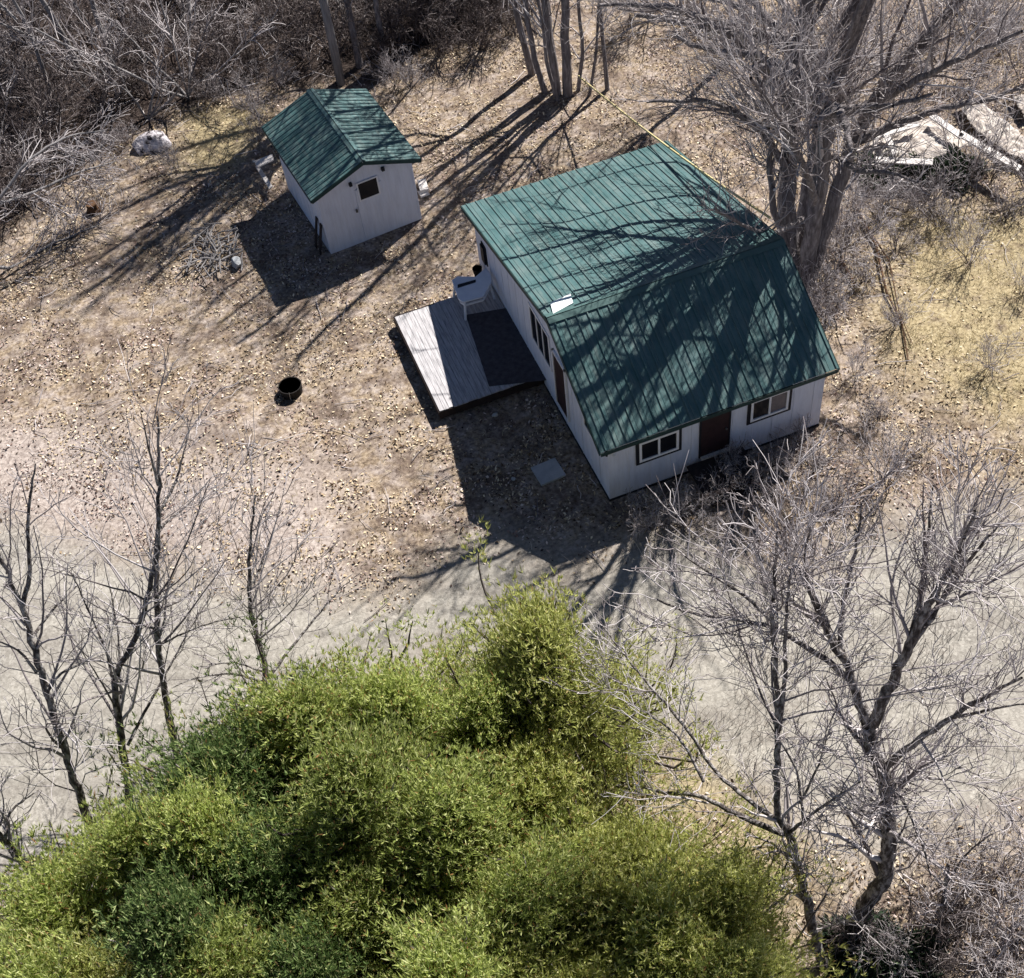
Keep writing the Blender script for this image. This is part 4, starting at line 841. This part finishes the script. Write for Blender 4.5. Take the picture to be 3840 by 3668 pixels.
def leaves(name, x, y, mat, label, lo=.02, hi=.062, lift=.03):
    n = len(x); z = hgt(x, y)+rng.uniform(.005, lift, n); a = rng.rand(n)*2*np.pi; l = rng.uniform(lo, hi, n); w = l*rng.uniform(.35,.8,n); tx = rng.normal(size=n)*.45; ty = rng.normal(size=n)*.45
    u_ = np.stack([np.cos(a), np.sin(a), tx], -1)*l[:,None]; v_ = np.stack([-np.sin(a), np.cos(a), ty], -1)*w[:,None]; c0 = np.stack([x, y, z+.5*np.abs(tx)*l+.3*np.abs(ty)*w], -1)
    V = np.stack([c0-u_, c0-v_*.8+np.array([0,0,.01]), c0+u_, c0+v_*.8+np.array([0,0,.01])], 1).reshape(-1,3)
    o = link_mesh(name, np_mesh(name, V, np.arange(len(V)).reshape(-1,4)), mat); tag(o, label, 'leaf litter', kind='stuff'); return o
isw = rng.rand(len(x)) < zw; pk = (rng.rand(len(x)) < np.clip((fbm(x*.45+90, y*.45, 4)-.43)*6, 0, .8))&~isw; bare = (fbm(x*.95+12, y*.95, 4) > .545)&~isw&(rng.rand(len(x)) < .75)
leaves('leaf_litter', x[pk&~bare], y[pk&~bare], M['leafpink'], 'pinkish brown fallen leaves carpeting the yard in patches'); isw = isw|pk|bare; wsel = rng.rand(len(x)) < zw
leaves('leaf_litter', x[~isw], y[~isw], M['leaf'], 'pale tan fallen leaves carpeting the yard')
isw = wsel&(zw > .02)
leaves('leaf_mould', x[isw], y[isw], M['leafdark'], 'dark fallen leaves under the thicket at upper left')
# straw grass blades
XY = visible_xy(rng, 480000); x, y = XY[:,0], XY[:,1]; zr, zg, zw = zones(x, y); d3 = fbm(x*1.4+5, y*1.4, 3)
pb = np.clip(zg*np.clip((fbm(x*.8,y*.8,4)-.3)*4.5,0.1,1)+(d3 > .52)*.22*(1-zr)*(1-zw), 0, 1)
keep = (rng.rand(len(x)) < pb)&~inside_building(x, y); x, y = x[keep], y[keep]; n = len(x)
z = hgt(x, y)-.01; l = (rng.uniform(.08,.26,n)*(.5+1.3*fbm(x*1.1,y*1.1,3)))[:,None]; d = rng.normal(size=(n,3))*np.array([.6,.6,.1])+UPV*.6; d /= np.linalg.norm(d, axis=1)[:,None]; sd_ = np.cross(d, rng.normal(size=d.shape)); sd_ /= np.linalg.norm(sd_, axis=1)[:,None]; w = .009
c0 = np.stack([x,y,z], -1); V = np.stack([c0-sd_*w, c0+sd_*w, c0+d*l], 1).reshape(-1,3)
o = link_mesh('dry_grass', np_mesh('dry_grass', V, np.arange(len(V)).reshape(-1,3)), M['straw']); tag(o, 'straw coloured dry grass growing through the leaves', 'grass', kind='stuff')
# fallen twigs
XY = visible_xy(rng, 16000); x, y = XY[:,0], XY[:,1]; zr, zg, zw = zones(x, y); keep = (rng.rand(len(x)) < .12+.75*zw-.1*zr)&~inside_building(x, y); x, y = x[keep], y[keep]; n = len(x)
a = rng.rand(n)*6.28; ln = rng.uniform(.2,1.1,n); K = 4; t = np.linspace(-.5,.5,K); P = np.stack([x[:,None]+np.cos(a)[:,None]*t*ln[:,None]+rng.normal(size=(n,K))*.03, y[:,None]+np.sin(a)[:,None]*t*ln[:,None]+rng.normal(size=(n,K))*.03, (hgt(x,y)+.03)[:,None]+rng.rand(n,K)*.06], -1)
o = link_mesh('fallen_twigs', np_mesh('fallen_twigs', *tubes_mesh(P, np.full((n,K), .009)*rng.uniform(.6,1.6,(n,1)), 3)), M['twig']); tag(o, 'small fallen twigs scattered over the ground', 'twigs', kind='stuff')

# standing dead weeds
WEED = P2([(1090,1230),(1290,1060),(1500,1090),(1964,1180),(2150,1250),(2150,2000),(1540,2000),(1500,1700),(1160,1500),(1090,1400)])
WEED2 = P2([(1560,760),(1700,700),(1780,850),(2100,860),(2100,1020),(1700,1010),(1560,920)]); WEED3 = P2([(-200,880),(240,900),(640,980),(660,1120),(560,1250),(380,1100),(-200,1100)])
XY = visible_xy(rng, 190000); x, y = XY[:,0], XY[:,1]; d4 = fbm(x*.8+50, y*.8, 4)
pb = np.maximum(zone(x,y,WEED,3)*1.0, np.maximum(zone(x,y,WEED2,2)*.8, zone(x,y,WEED3,2)*.5))*np.clip((d4-.36)*4,0,1)+.012
keep = (rng.rand(len(x)) < pb)&~inside_building(x, y); x, y = x[keep], y[keep]; n = len(x)
z = hgt(x, y)-.01; l = rng.uniform(.15,.5,n)[:,None]*(.6+.8*fbm(x*.5,y*.5,2))[:,None]; K = 3; t = np.linspace(0,1,K)[None,:,None]; d = rng.normal(size=(n,3))*np.array([.35,.35,0])+UPV; bend = rng.normal(size=(n,3))*np.array([.25,.25,0])
P = np.stack([x,y,z], -1)[:,None,:]+d[:,None,:]*t*l[:,:,None]+bend[:,None,:]*t*t*l[:,:,None]
o = link_mesh('dead_weeds', np_mesh('dead_weeds', *tubes_mesh(P, np.array([.006,.005,.003])[None]*np.ones((n,1)), 3)), M['weed']); tag(o, 'pale dead weed stalks standing along the open track and right of the cabin', 'weeds', kind='stuff')
